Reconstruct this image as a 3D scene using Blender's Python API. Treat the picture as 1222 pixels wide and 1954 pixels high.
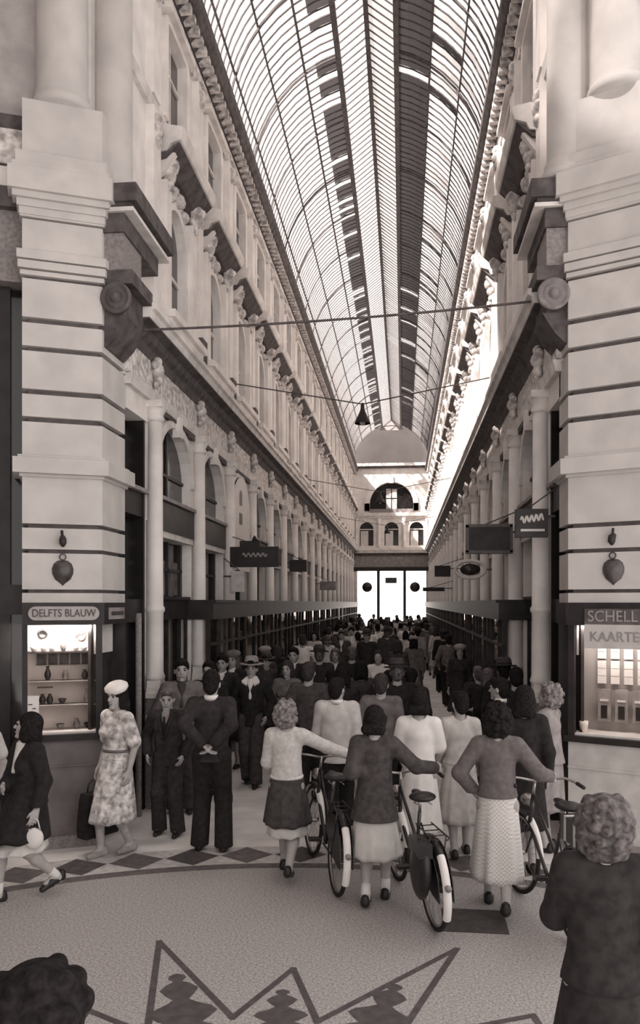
import bpy, bmesh, math, random
import numpy as np
from mathutils import Matrix, Vector
for o in list(bpy.data.objects): bpy.data.objects.remove(o)
SC = bpy.context.scene
COL = SC.collection
PI = math.pi
rnd = random.Random(7)

# ------------------------------------------------------------------ camera, sky, sun, exposure
W, H, F, CX, HY, EYE = 1222, 1954, 1560.0, 611.0, 1150.0, 2.42
YAW = math.radians(5.8)
cd = bpy.data.cameras.new('camera'); cam = bpy.data.objects.new('camera', cd); COL.objects.link(cam)
cd.sensor_fit = 'VERTICAL'; cd.sensor_height = 24.0; cd.lens = 24.0*F/H
cd.shift_y = (HY-H/2)/H; cd.clip_start = 0.05; cd.clip_end = 400
cam.location = (0, 0, EYE); cam.rotation_euler = (PI/2, 0, YAW)
SC.camera = cam
wd = bpy.data.worlds.new('overcast_sky'); SC.world = wd; wd.use_nodes = True
bg = wd.node_tree.nodes['Background']
bg.inputs[0].default_value = (1.0, .955, .93, 1); bg.inputs[1].default_value = 0.74
sd = bpy.data.lights.new('sun', 'SUN'); sd.energy = 9.0; sd.angle = math.radians(1.2); sd.color = (1, .96, .93)
sun = bpy.data.objects.new('sun', sd); COL.objects.link(sun)
SUNDIR = Vector((-.56, -.44, .70)).normalized()
sun.rotation_euler = (-SUNDIR).to_track_quat('-Z', 'Y').to_euler(); sun.location = (-20, -10, 40)
vs = SC.view_settings
SC.display_settings.display_device = 'sRGB'
vs.view_transform = 'Standard'; vs.look = 'None'; vs.gamma = 1; vs.use_curve_mapping = False
vs.exposure = 1.22

def ray(px): return math.atan((px-CX)/F) - YAW            # angle right of +Y
def ground(px, py, z=0.0):
    d = F*(EYE-z)/(py-HY); return dep(px, d, z)
def dep(px, d, z=0.0):                                     # point at camera depth d
    xc = (px-CX)/F*d; c, s = math.cos(YAW), math.sin(YAW)
    return Vector((xc*c - d*s, xc*s + d*c, z))

# ------------------------------------------------------------------ materials
def g(v):
    t = min(1, max(0, (v-.03)/.5)); gr = .86+.085*t; b = .86+.05*t
    return (v, v*gr, v*b, 1)
MATS = {}
def mat(name, v, rough=.7, var=.18, scale=6.0, bump=0.0, spec=.3, v2=None, pat='noise', metal=0.0, emit=0.0):
    if name in MATS: return MATS[name]
    m = bpy.data.materials.new(name); m.use_nodes = True; MATS[name] = m
    nt = m.node_tree; N = nt.nodes; L = nt.links; b = N['Principled BSDF']
    b.inputs['Roughness'].default_value = rough; b.inputs['Specular IOR Level'].default_value = spec
    b.inputs['Metallic'].default_value = metal
    tc = N.new('ShaderNodeTexCoord')
    if pat == 'voronoi':
        t = N.new('ShaderNodeTexVoronoi'); t.inputs['Scale'].default_value = scale; out = t.outputs['Distance']
    elif pat == 'check':
        t = N.new('ShaderNodeTexChecker'); t.inputs['Scale'].default_value = scale; out = t.outputs['Fac']
    elif pat == 'wave':
        t = N.new('ShaderNodeTexWave'); t.inputs['Scale'].default_value = scale; t.bands_direction = 'Z'
        t.inputs['Distortion'].default_value = 1.5; out = t.outputs['Fac']
    else:
        t = N.new('ShaderNodeTexNoise'); t.inputs['Scale'].default_value = scale; t.inputs['Detail'].default_value = 5; out = t.outputs['Fac']
    L.new(tc.outputs['Object'], t.inputs['Vector'])
    r = N.new('ShaderNodeValToRGB'); lo, hi = (v*(1-var), v*(1+var)) if v2 is None else (v, v2)
    r.color_ramp.elements[0].color = g(lo); r.color_ramp.elements[1].color = g(min(.9, hi))
    r.color_ramp.elements[0].position = .35 if pat == 'noise' else .2; r.color_ramp.elements[1].position = .65 if pat == 'noise' else .6
    L.new(out, r.inputs[0]); L.new(r.outputs[0], b.inputs['Base Color'])
    if bump:
        bp = N.new('ShaderNodeBump'); bp.inputs['Strength'].default_value = bump; bp.inputs['Distance'].default_value = .01
        L.new(out, bp.inputs['Height']); L.new(bp.outputs[0], b.inputs['Normal'])
    if emit:
        b.inputs['Emission Color'].default_value = g(v); b.inputs['Emission Strength'].default_value = emit
    return m
def glass_mat(name, trans, col, tcol=.9):
    m = bpy.data.materials.new(name); m.use_nodes = True; MATS[name] = m
    nt = m.node_tree; N = nt.nodes; L = nt.links; N.remove(N['Principled BSDF'])
    tc = N.new('ShaderNodeTexCoord'); no = N.new('ShaderNodeTexNoise'); no.inputs['Scale'].default_value = 1.7; no.inputs['Detail'].default_value = 4
    L.new(tc.outputs['Object'], no.inputs['Vector'])
    rp = N.new('ShaderNodeValToRGB'); rp.color_ramp.elements[0].color = g(col*.72); rp.color_ramp.elements[1].color = g(min(.95, col*1.15))
    L.new(no.outputs['Fac'], rp.inputs[0])
    a = N.new('ShaderNodeBsdfTransparent'); a.inputs[0].default_value = g(tcol)
    t = N.new('ShaderNodeBsdfTranslucent'); L.new(rp.outputs[0], t.inputs[0])
    d = N.new('ShaderNodeBsdfDiffuse'); L.new(rp.outputs[0], d.inputs[0])
    m1 = N.new('ShaderNodeMixShader'); m1.inputs[0].default_value = .35; L.new(t.outputs[0], m1.inputs[1]); L.new(d.outputs[0], m1.inputs[2])
    m2 = N.new('ShaderNodeMixShader'); m2.inputs[0].default_value = trans; L.new(m1.outputs[0], m2.inputs[1]); L.new(a.outputs[0], m2.inputs[2])
    L.new(m2.outputs[0], N['Material Output'].inputs[0])
    return m
def pane_mat(name, refl=.12, tint=.9):
    m = bpy.data.materials.new(name); m.use_nodes = True; MATS[name] = m
    nt = m.node_tree; N = nt.nodes; L = nt.links; N.remove(N['Principled BSDF'])
    a = N.new('ShaderNodeBsdfTransparent'); a.inputs[0].default_value = g(tint)
    s = N.new('ShaderNodeBsdfGlossy'); s.inputs['Roughness'].default_value = .03; s.inputs[0].default_value = g(.9)
    lw = N.new('ShaderNodeLayerWeight'); lw.inputs[0].default_value = refl
    mx = N.new('ShaderNodeMixShader'); L.new(lw.outputs['Fresnel'], mx.inputs[0]); L.new(a.outputs[0], mx.inputs[1]); L.new(s.outputs[0], mx.inputs[2])
    L.new(mx.outputs[0], N['Material Output'].inputs[0]); return m

STONE = mat('pale_stone', .83, .8, .10, 3)
STONE_G = mat('weathered_stone', .73, .85, .16, 4)
STONE_M = mat('grey_stone', .40, .85, .14, 4)
STONE_D = mat('grey_granite', .26, .7, .2, 30)
ORN = mat('carved_stone', .58, .9, .45, 11, bump=.8)
BRICK = mat('rusticated_frieze', .68, .9, .4, 14, bump=.9)
DARKORN = mat('sooty_shaded_moulding', .10, .8, .35, 7)  # dark tone for sooty mouldings and for shade painted on undersides
PLASTER = mat('dome_plaster', .34, .85, .06, 1.2)
BLACK = mat('black_paint', .028, .45, .3, 5)
WOOD = mat('dark_wood', .035, .5, .35, 7)
DGLASS = mat('dark_window_glass', .018, .12, .2, 2, spec=.5)
IRON = mat('roof_iron', .10, .6, .3, 8)
METAL = mat('dull_metal', .30, .35, .2, 9, metal=.8)
WHITE = mat('white_paint', .78, .6, .06, 9)
PALE = mat('pale_card', .66, .7, .12, 5)
GREYP = mat('grey_paint', .30, .6, .2, 6)
FLOORM = mat('speckled_terrazzo', .28, .75, .35, 62, v2=.54)
FLOORC = mat('passage_paving', .80, .6, .15, 2.2)
INLAY = mat('dark_inlay', .10, .7, .2, 14)
INLAYM = mat('grey_inlay', .15, .7, .2, 14)
INLAYP = mat('pale_inlay', .56, .7, .15, 14)
CLEAN = glass_mat('clean_roof_glass', .82, .40, .89)
GREYG = glass_mat('dusty_roof_glass', .34, .45)
SOOT = glass_mat('sooty_roof_glass', .015, .03)
DOMEG = glass_mat('rotunda_dome_glass', .16, .36, .9); DOMEF = glass_mat('frosted_dome_glass', 0.0, .30)
PIERS = mat('cream_stucco', .58, .8, .08, 3)
PANE = pane_mat('shop_glass', .10)

# ------------------------------------------------------------------ mesh builder
class MB:
    def __init__(s): s.v = []; s.f = []; s.m = []; s.mats = []; s.sm = []; s.M = None; s.ci = 0; s.smooth = False
    def mat(s, m):
        if m not in s.mats: s.mats.append(m)
        s.ci = s.mats.index(m); return s
    def add(s, vs, fs, smooth=None):
        b = len(s.v)
        if s.M is not None: vs = [s.M @ Vector(p) for p in vs]
        s.v += [tuple(p) for p in vs]
        for f in fs: s.f.append(tuple(i+b for i in f)); s.m.append(s.ci); s.sm.append(s.smooth if smooth is None else smooth)
    def box(s, x0, x1, y0, y1, z0, z1):
        vs = [(x, y, z) for z in (z0, z1) for y in (y0, y1) for x in (x0, x1)]
        s.add(vs, [(0, 2, 3, 1), (4, 5, 7, 6), (0, 1, 5, 4), (2, 6, 7, 3), (0, 4, 6, 2), (1, 3, 7, 5)])
    def quad(s, a, b, c, d): s.add([a, b, c, d], [(0, 1, 2, 3)])
    def prism(s, pts, z0, z1):
        n = len(pts)
        s.add([(p[0], p[1], z0) for p in pts]+[(p[0], p[1], z1) for p in pts],
              [tuple(range(n-1, -1, -1)), tuple(range(n, 2*n))]+[(i, (i+1) % n, n+(i+1) % n, n+i) for i in range(n)])
    def extr(s, pts, f):                                   # profile pts (list of 2D) swept: f(p,t) for t in 0,1
        n = len(pts)
        s.add([f(p, 0) for p in pts]+[f(p, 1) for p in pts],
              [tuple(range(n)), tuple(range(2*n-1, n-1, -1))]+[(i, (i+1) % n, n+(i+1) % n, n+i) for i in range(n)])
    def lathe(s, prof, n=20, c=(0, 0, 0), a0=0, a1=2*PI, ax='z'):
        full = abs(a1-a0-2*PI) < 1e-6; k = n if full else n+1; vs = []; fs = []
        for r, z in prof:
            for i in range(k):
                a = a0+(a1-a0)*i/n; p = (r*math.cos(a), r*math.sin(a), z)
                if ax == 'y': p = (p[0], z, p[1])
                if ax == 'x': p = (z, p[0], p[1])
                vs.append((p[0]+c[0], p[1]+c[1], p[2]+c[2]))
        for j in range(len(prof)-1):
            for i in range(n):
                i2 = (i+1) % k; fs.append((j*k+i, j*k+i2, (j+1)*k+i2, (j+1)*k+i))
        if full:
            if prof[0][0] > 1e-5: fs.append(tuple(range(k-1, -1, -1)))
            if prof[-1][0] > 1e-5: fs.append(tuple((len(prof)-1)*k+i for i in range(k)))
        s.add(vs, fs, True)
    def tube(s, pts, r, n=8, closed=False, cap=True):
        pts = [Vector(p) for p in pts]; m = len(pts); vs = []; fs = []
        rs = r if isinstance(r, (list, tuple)) else [r]*m
        up = Vector((0, 0, 1)); prev = None
        for i, p in enumerate(pts):
            if closed: t = pts[(i+1) % m]-pts[i-1]
            else: t = pts[min(i+1, m-1)]-pts[max(i-1, 0)]
            t.normalize()
            if prev is None:
                u = t.cross(up)
                if u.length < .05: u = t.cross(Vector((1, 0, 0)))
            else: u = prev-t*prev.dot(t)
            u.normalize(); prev = u; w = t.cross(u)
            for k in range(n):
                a = 2*PI*k/n; vs.append(p+(u*math.cos(a)+w*math.sin(a))*rs[i])
        for i in range(m if closed else m-1):
            j = (i+1) % m
            for k in range(n): fs.append((i*n+k, i*n+(k+1) % n, j*n+(k+1) % n, j*n+k))
        if cap and not closed: fs += [tuple(range(n-1, -1, -1)), tuple((m-1)*n+k for k in range(n))]
        s.add(vs, fs, True)
    def ell(s, c, r, n=14, m=9, rot=None):
        vs = []; fs = []
        for j in range(m+1):
            t = PI*j/m
            for i in range(n):
                a = 2*PI*i/n; p = Vector((r[0]*math.sin(t)*math.cos(a), r[1]*math.sin(t)*math.sin(a), r[2]*math.cos(t)))
                if rot is not None: p = rot @ p
                vs.append(p+Vector(c))
        for j in range(m):
            for i in range(n): fs.append((j*n+i, (j+1)*n+i, (j+1)*n+(i+1) % n, j*n+(i+1) % n))
        s.add(vs, fs, True)
    def build(s, name, m=None, parent=None, recalc=True, weld=False):
        me = bpy.data.meshes.new(name); me.from_pydata(s.v, [], s.f)
        for mm in (s.mats or [m]): me.materials.append(mm)
        if s.mats: me.polygons.foreach_set('material_index', s.m)
        me.polygons.foreach_set('use_smooth', s.sm)
        if recalc:
            b = bmesh.new(); b.from_mesh(me)
            if weld: bmesh.ops.remove_doubles(b, verts=b.verts, dist=1e-4)
            bmesh.ops.recalc_face_normals(b, faces=b.faces); b.to_mesh(me); b.free()
        me.update()
        o = bpy.data.objects.new(name, me); COL.objects.link(o)
        if parent: o.parent = parent
        return o
def tag(o, label=None, cat=None, group=None, kind=None):
    if label: o['label'] = label
    if cat: o['category'] = cat
    if group: o['group'] = group
    if kind: o['kind'] = kind
    return o
def empty(name, loc=(0, 0, 0), rz=0):
    o = bpy.data.objects.new(name, None); COL.objects.link(o); o.location = loc; o.rotation_euler = (0, 0, rz); o.empty_display_size = .1
    return o
def struct(o): o['kind'] = 'structure'; return o
def copy_tree(o, parent=None):
    c = o.copy(); COL.objects.link(c); c.parent = parent
    for ch in o.children: copy_tree(ch, c)
    return c
def part(mb, name, m, parent): return mb.build(name, m, parent)
def text(body, size, m, M, parent, name='lettering', ext=.003, align='CENTER', sx=1.0):
    cu = bpy.data.curves.new(name, 'FONT'); cu.body = body; cu.size = size; cu.align_x = align; cu.align_y = 'CENTER'; cu.extrude = ext
    tmp = bpy.data.objects.new('tmp', cu); COL.objects.link(tmp); bpy.context.view_layer.update()
    me = bpy.data.meshes.new_from_object(tmp.evaluated_get(bpy.context.evaluated_depsgraph_get())); bpy.data.objects.remove(tmp)
    me.name = name; me.materials.clear(); me.materials.append(m); o = bpy.data.objects.new(name, me); COL.objects.link(o)
    o.parent = parent; o.matrix_local = M @ Matrix.Diagonal((sx, 1, 1, 1)); return o

# ------------------------------------------------------------------ setting: dimensions
XL, XR = -3.0, 1.62
XM = (XL+XR)/2
Y0, S, NB = 9.46, 2.1, 19
YE = Y0+S*NB
ZC0, ZC1, ZT0, ZT1 = 5.38, 5.66, 10.2, 10.55
RC = Vector((-.55, 2.7, 0))

# floor ------------------------------------------------------------
mb = MB(); mb.mat(FLOORM)
n = 144; R1 = 4.72
mb.add([(RC.x, RC.y, 0)]+[(RC.x+R1*math.cos(2*PI*i/n), RC.y+R1*math.sin(2*PI*i/n), 0) for i in range(n)], [(0, 1+i, 1+(i+1) % n) for i in range(n)])
def ring(mb, r0, r1, z, n=144):
    vs = [(RC.x+r*math.cos(2*PI*i/n), RC.y+r*math.sin(2*PI*i/n), z) for r in (r0, r1) for i in range(n)]
    mb.add(vs, [(i, (i+1) % n, n+(i+1) % n, n+i) for i in range(n)])
mb.mat(INLAYM); ring(mb, R1, 4.86, 0)
mb.mat(INLAYP); ring(mb, 4.86, 5.38, 0)
mb.mat(FLOORC); ring(mb, 5.38, 9.5, -.0005)
mb.quad((XL-.5, 8, -.001), (XR+.5, 8, -.001), (XR+.5, YE+30, -.001), (XL-.5, YE+30, -.001))
floor = struct(mb.build('floor', recalc=False))
mb = MB()
nd = 62
for i in range(nd):
    a = 2*PI*i/nd+.018; h = 2*PI/nd/2
    pts = [(4.87, a), (5.12, a+h*.97), (5.37, a), (5.12, a-h*.97)]
    mb.mat(INLAY if i % 2 else INLAYM)
    vs = [(RC.x+r*math.sin(q), RC.y+r*math.cos(q)) for r, q in pts]
    mb.add([(x, y, .0012) for x, y in vs], [(0, 3, 2, 1)])
struct(mb.build('diamond_border', None, floor, recalc=False))
# star outline: band of constant width along a zigzag on the ground
def gp(px, py): return ground(px, py)
zig = [gp(60, 2080), gp(168, 1928), gp(252, 1962), gp(283, 1956), gp(304, 1797), gp(444, 1942), gp(560, 1849), gp(606, 1950), gp(872, 1811), gp(777, 1954), gp(770, 1985), gp(1018, 1938), gp(1100, 2060)]
mb = MB()
for zi, (a, b) in enumerate(zip(zig, zig[1:])):
    d = (b-a).normalized(); nrm = Vector((-d.y, d.x, 0))*.022; e = d*.02
    mb.add([a-e+nrm, b+e+nrm, b+e-nrm, a-e-nrm], [(3, 2, 1, 0)])
mb.v = [(x, y, .0014+.0004*((i//4) % 2)) for i, (x, y, z) in enumerate(mb.v)]
st = struct(mb.build('star_inlay', INLAY, floor, recalc=False))
def leaf(c, tip, wdt, sub):
    ax = (tip-c); L = ax.length; ax.normalize(); sd_ = Vector((ax.y, -ax.x, 0))
    prof = [(0, .10), (.06, .22), (.1, .55), (.16, .95), (.22, 1.0), (.27, .72), (.33, .42), (.38, .62), (.45, .85), (.52, .72), (.58, .38), (.63, .2), (.69, .36), (.77, .5), (.84, .32), (.88, .12), (.93, .24), (.97, .2), (1, .0)]
    m = MB(); l = [c+ax*(t*L)-sd_*(w*wdt) for t, w in prof]; r = [c+ax*(t*L)+sd_*(w*wdt) for t, w in prof]; k = len(prof)
    m.add([(p.x, p.y, .0016) for p in l+r], [(i, k+i, k+i+1, i+1) for i in range(k-1)])
    struct(m.build('leaf_inlay', INLAY, floor, recalc=False))
leaf(gp(362, 2010), gp(337, 1858), .24, 0); leaf(gp(533, 1985), gp(540, 1888), .19, 0); leaf(gp(690, 2000), gp(757, 1878), .22, 0)
# ------------------------------------------------------------------ facade walls
def arch_pts(uc, hw, zsp, rise=1.0, n=12):
    return [(uc-hw*math.cos(PI*i/n), zsp+hw*rise*math.sin(PI*i/n)) for i in range(n+1)]
def arch_wall(mb, T, u0, u1, z0, z1, uc, hw, zs, zsp, rise, dp, n=12):
    # wall face with an arched hole and its reveal; T(u,w,z) -> world
    A = arch_pts(uc, hw, zsp, rise, n)
    q = lambda *p: mb.add([T(*x) for x in p], [(0, 1, 2, 3)])
    q((u0, 0, z0), (uc-hw, 0, z0), (uc-hw, 0, z1), (u0, 0, z1)); q((uc+hw, 0, z0), (u1, 0, z0), (u1, 0, z1), (uc+hw, 0, z1))
    if zs > z0+1e-4: q((uc-hw, 0, z0), (uc+hw, 0, z0), (uc+hw, 0, zs), (uc-hw, 0, zs))
    for a, b in zip(A, A[1:]): q((a[0], 0, a[1]), (b[0], 0, b[1]), (b[0], 0, z1), (a[0], 0, z1))
    out = [(uc-hw, zs)]+A+[(uc+hw, zs)]
    for a, b in zip(out, out[1:]+out[:1]): q((a[0], 0, a[1]), (b[0], 0, b[1]), (b[0], -dp, b[1]), (a[0], -dp, a[1]))
def arch_fill(mb, T, uc, hw, zs, zsp, rise, w, n=12):
    P = [(uc-hw, zs)]+arch_pts(uc, hw, zsp, rise, n)+[(uc+hw, zs)]
    mb.add([T(u, w, z) for u, z in P], [tuple(range(len(P)))])
def arch_band(mb, T, uc, hw, zsp, rise, bw, w0, w1, zs=None, n=12):
    P = arch_pts(uc, hw, zsp, rise, n); Q = arch_pts(uc, hw+bw, zsp, (hw*rise+bw)/(hw+bw), n)
    if zs is not None: P = [(uc-hw, zs)]+P+[(uc+hw, zs)]; Q = [(uc-hw-bw, zs)]+Q+[(uc+hw+bw, zs)]
    k = len(P); vs = [T(u, w, z) for w in (w0, w1) for L_ in (P, Q) for u, z in L_]; fs = []
    for i in range(k-1):
        fs += [(2*k+i, 2*k+i+1, 3*k+i+1, 3*k+i), (i, k+i, k+i+1, i+1), (i, i+1, 2*k+i+1, 2*k+i), (k+i, 3*k+i, 3*k+i+1, k+i+1)]
    fs += [(0, 2*k, 3*k, k), (k-1, 2*k-1, 4*k-1, 3*k-1)]
    mb.add(vs, fs)
def tbox(mb, T, u0, u1, w0, w1, z0, z1):
    vs = [T(u, w, z) for z in (z0, z1) for w in (w0, w1) for u in (u0, u1)]
    mb.add(vs, [(0, 2, 3, 1), (4, 5, 7, 6), (0, 1, 5, 4), (2, 6, 7, 3), (0, 4, 6, 2), (1, 3, 7, 5)])

wn = [0]
def wname(k='window'):
    wn[0] += 1; return '%s_%d' % (k, wn[0])
SIDES = [('left', XL, 1), ('right', XR, -1)]
UC, HWA, ZSA, ZSPA = S/2, .80, 3.74, 4.02           # mezzanine arch
for side, X0, sg in SIDES:
    T0 = lambda u, w, z: (X0+sg*w, Y0+u, z)
    # lower wall, with its arches
    mb = MB(); mb.mat(STONE)
    for k in range(NB):
        u = k*S
        T = lambda a, w, z, u=u: T0(a+u, w, z)
        arch_wall(mb, T, 0, S, 3.42, ZC0, UC, HWA, ZSA, ZSPA, .85, .13)
        tbox(mb, T, -.07, .07, -.5, -.03, 0, 3.42)
    tbox(mb, T0, -.86, -.001, -.10, 0, 4.9, ZC0)
    tbox(mb, T0, -.04, 0, -.6, -.001, 3.4, 4.9); tbox(mb, T0, -.9, NB*S, -.80, -.70, 0, ZT1)
    # upper wall with two tiers of openings
    for k in range(NB):
        T = lambda a, w, z, u=k*S: T0(a+u, w, z)
        arch_wall(mb, T, 0, S, ZC0, 8.25, UC, .44, 5.98, 7.10, 1.0, .09)
        arch_wall(mb, T, 0, S, 8.25, ZT1, UC, .44, 8.5, 9.72, .06, .09)
    tbox(mb, T0, -.86, -.001, -.3, 0, ZC0, ZT1)
    wall = struct(mb.build('wall_'+side))
    # horizontal trims along the whole passage
    def sweep(name, prof, m, y0=-.86, y1=NB*S):
        b = MB(); b.extr(prof, lambda p, t: T0(y1 if t else y0, p[0], p[1])); return struct(b.build(name, m, wall))
    sweep('main_cornice', [(0, ZC0+.125), (.28, ZC0+.13), (.30, ZC0+.2), (.34, ZC0+.22), (.34, ZC1), (0, ZC1+.04)], STONE_G)
    sweep('cornice_soffit', [(0, ZC0-.12), (.06, ZC0-.12), (.09, ZC0-.02), (.14, ZC0+.02), (.17, ZC0+.09), (.27, ZC0+.124), (0, ZC0+.124)], DARKORN)  # underside coloured dark, shade and soot below the cornice
    sweep('frieze', [(0, 4.93), (.05, 4.93), (.05, 5.26), (0, 5.26)], BRICK)
    sweep('architrave', [(0, 4.80), (.06, 4.80), (.085, 4.92), (0, 4.92)], STONE_G)
    sweep('top_frieze', [(0, 9.86), (.05, 9.86), (.05, 10.17), (0, 10.17)], ORN)
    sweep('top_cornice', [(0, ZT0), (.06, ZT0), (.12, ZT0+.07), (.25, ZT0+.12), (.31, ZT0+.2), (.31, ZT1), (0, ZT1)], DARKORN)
    sweep('string_course', [(0, 8.26), (.06, 8.26), (.08, 8.38), (0, 8.4)], STONE_G)
    b = MB(); b.mat(ORN)
    for i in range(int(NB*S/.21)):
        tbox(b, T0, i*.21, i*.21+.1, .05, .22, ZT0+.005, ZT0+.1)
    struct(b.build('dentil_course', None, wall))
    b = MB()
    for k in range(NB):       # scalloped drip under the architrave
        for j in range(6):
            a = k*S+.16+(S-.32)*j/6; e = a+(S-.32)/6
            lift = .06*math.sin(PI*(j+.5)/6)
            tbox(b, T0, a, e, 0, .055, 4.70+lift, 4.80)
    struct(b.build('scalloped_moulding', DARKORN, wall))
    # ---- repeated units, built once for each side then copied along the passage
    TL = lambda u, w, z: (sg*w, u, z)
    def column():
        r = struct(empty('column', (X0, Y0, 0)))
        b = MB(); tbox(b, TL, -.12, .12, 0, .17, 0, 1.32); tbox(b, TL, -.14, .14, 0, .20, 0, .12); struct(b.build('pedestal', STONE_D, r))
        b = MB()
        for z0, z1, e in ((1.30, 1.36, .02), (1.36, 1.42, -.01), (1.06, 1.10, .015), (1.42, 1.5, -.03)): tbox(b, TL, -.13-e, .13+e, 0, .19+e, z0, z1)
        struct(b.build('column_base', STONE, r))
        b = MB(); b.lathe([(.105, 1.5), (.12, 1.54), (.1, 1.6), (.098, 2.3), (.115, 2.32), (.115, 2.36), (.098, 2.38), (.085, 4.58)], 16, TL(0, .07, 0))
        struct(b.build('shaft', STONE, r))
        b = MB(); tbox(b, TL, -.13, .13, 0, .19, 4.72, 4.80); b.lathe([(.09, 4.56), (.115, 4.6), (.095, 4.64), (.14, 4.72)], 14, TL(0, .07, 0)); struct(b.build('capital', STONE_G, r))
        b = MB()
        for dz, rr, du in ((5.16, .085, 0), (5.05, .06, 0), (5.22, .05, .09), (5.22, .05, -.09), (5.0, .035, .05), (5.0, .035, -.05), (5.27, .06, 0)): b.ell(TL(du, .10, dz), (rr, rr, rr*1.1), 8, 6)
        struct(b.build('mask_ornament', ORN, r)); return r
    def shop():
        r = struct(empty('shopfront', (X0, Y0, 0)))
        a, e = .13, S-.13
        b = MB(); tbox(b, TL, a, e, -.30, -.14, 0, .5); struct(b.build('stall_riser', STONE_D, r))
        b = MB(); tbox(b, TL, a, e, -.3, -.06, 2.2, 2.46); tbox(b, TL, a, e, -.3, -.02, 2.46, 2.5); struct(b.build('fascia', BLACK, r))
        b = MB()
        for u in (a, a+.62, e-.67, e-.05): tbox(b, TL, u, u+.05, -.24, -.16, .5, 2.2); tbox(b, TL, u, u+.05, -.24, -.16, 2.5, 3.32)
        tbox(b, TL, a, e, -.26, -.13, .5, .56); tbox(b, TL, a, e, -.24, -.16, 2.84, 2.88); struct(b.build('frame', WOOD, r))
        b = MB(); b.add([TL(a, -.2, .56), TL(e, -.2, .56), TL(e, -.2, 2.2), TL(a, -.2, 2.2)], [(0, 1, 2, 3)]); struct(b.build('display_glass', PANE, r))
        b = MB(); tbox(b, TL, a, e, -.62, -.58, 0, 3.4); struct(b.build('display_back', WOOD, r))
        b = MB(); tbox(b, TL, a, e, -.26, -.21, 2.5, 3.32); struct(b.build('transom_light', DGLASS, r))
        b = MB(); tbox(b, TL, a+.06, e-.06, -.205, -.195, 2.52, 2.98)
        struct(b.build('net_curtain', mat('grey_net_curtain', .17, .9, .35, 5), r))
        b = MB(); tbox(b, TL, .1, S-.1, -.3, .01, 3.24, 3.32); struct(b.build('lintel', STONE_G, r))
        b = MB(); tbox(b, TL, .1, S-.1, -.26, .025, 3.32, 3.72); struct(b.build('balcony_panel', BLACK, r))
        b = MB(); tbox(b, TL, .1, S-.1, -.1, .06, 3.70, 3.745); struct(b.build('balcony_rail', GREYP, r))
        return r
    def shop_box():
        r = struct(empty('shopfront', (X0, Y0, 0))); a, e, w1 = -.13, S-.13, .26
        b = MB(); tbox(b, TL, a, e, -.3, w1, 0, .45); struct(b.build('stall_riser', BLACK, r))
        b = MB(); tbox(b, TL, a, e, -.3, w1+.05, 2.18, 2.42); tbox(b, TL, a, e, -.3, w1+.09, 2.42, 2.46); struct(b.build('fascia', BLACK, r))
        b = MB()
        for u in (a, a+.55, a+1.5, e-.05): tbox(b, TL, u, u+.05, w1-.06, w1, .45, 2.18)
        tbox(b, TL, a, e, w1-.05, w1+.01, 1.80, 1.84); tbox(b, TL, a, e, w1-.08, w1+.02, .45, .5); struct(b.build('frame', WOOD, r))
        b = MB(); b.add([TL(a, w1-.03, .5), TL(e, w1-.03, .5), TL(e, w1-.03, 2.18), TL(a, w1-.03, 2.18)], [(0, 1, 2, 3)]); struct(b.build('display_glass', PANE, r))
        b = MB(); tbox(b, TL, a, e, -.12, -.08, .45, 2.18); struct(b.build('display_back', WOOD, r))
        b = MB()
        for u, z in ((a+.2, .75), (a+.75, .8), (a+1.15, .7), (e-.3, .85)): tbox(b, TL, u, u+.12, 0, .06, .5, z+.75)
        struct(b.build('pale_goods', GREYP, r))
        b = MB()
        for u in (a, a+.72, e-.77, e-.05): tbox(b, TL, u, u+.05, -.24, -.16, 2.46, 3.32)
        tbox(b, TL, a, e, -.24, -.16, 2.84, 2.88); struct(b.build('transom_frame', WOOD, r))
        b = MB(); tbox(b, TL, a+.26, e, -.26, -.21, 2.46, 3.32); struct(b.build('transom_light', DGLASS, r))
        b = MB(); tbox(b, TL, .1, S-.1, -.3, .01, 3.24, 3.32); struct(b.build('lintel', STONE_G, r))
        b = MB(); tbox(b, TL, .1, S-.1, -.26, .025, 3.32, 3.72); struct(b.build('balcony_panel', BLACK, r))
        b = MB(); tbox(b, TL, .1, S-.1, -.1, .06, 3.70, 3.745); struct(b.build('balcony_rail', GREYP, r)); return r
    def mezz():
        r = struct(empty('window', (X0, Y0, 0)))
        b = MB(); arch_fill(b, TL, UC, HWA, ZSA, ZSPA, .85, -.115); struct(b.build('glass', DGLASS, r))
        b = MB(); tbox(b, TL, UC-.03, UC+.03, -.112, -.09, ZSA, 4.66); tbox(b, TL, UC-HWA, UC+HWA, -.112, -.09, 4.06, 4.1); struct(b.build('glazing_bar', WOOD, r))
        b = MB(); arch_band(b, TL, UC, HWA, ZSPA, .85, .11, 0, .045); struct(b.build('archivolt', STONE_G, r))
        b = MB(); tbox(b, TL, UC-.07, UC+.07, 0, .1, 4.58, 4.84); struct(b.build('keystone', STONE, r)); return r
    def mezz_blind():
        r = struct(empty('window', (X0, Y0, 0)))
        b = MB(); arch_fill(b, TL, UC, HWA, 3.0, ZSPA, .85, .07); struct(b.build('white_panel', WHITE, r))
        for zz, ar in ((4.18, 1), (3.84, 0)):
            b = MB(); (arch_fill(b, TL, UC-.1, .12, zz, zz+.16, 1, .075) if ar else tbox(b, TL, UC-.22, UC+.02, .06, .078, zz, zz+.2)); struct(b.build('panel_opening', BLACK, r))
        b = MB(); arch_band(b, TL, UC, HWA, ZSPA, .85, .11, 0, .045); struct(b.build('archivolt', STONE_G, r)); return r
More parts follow.
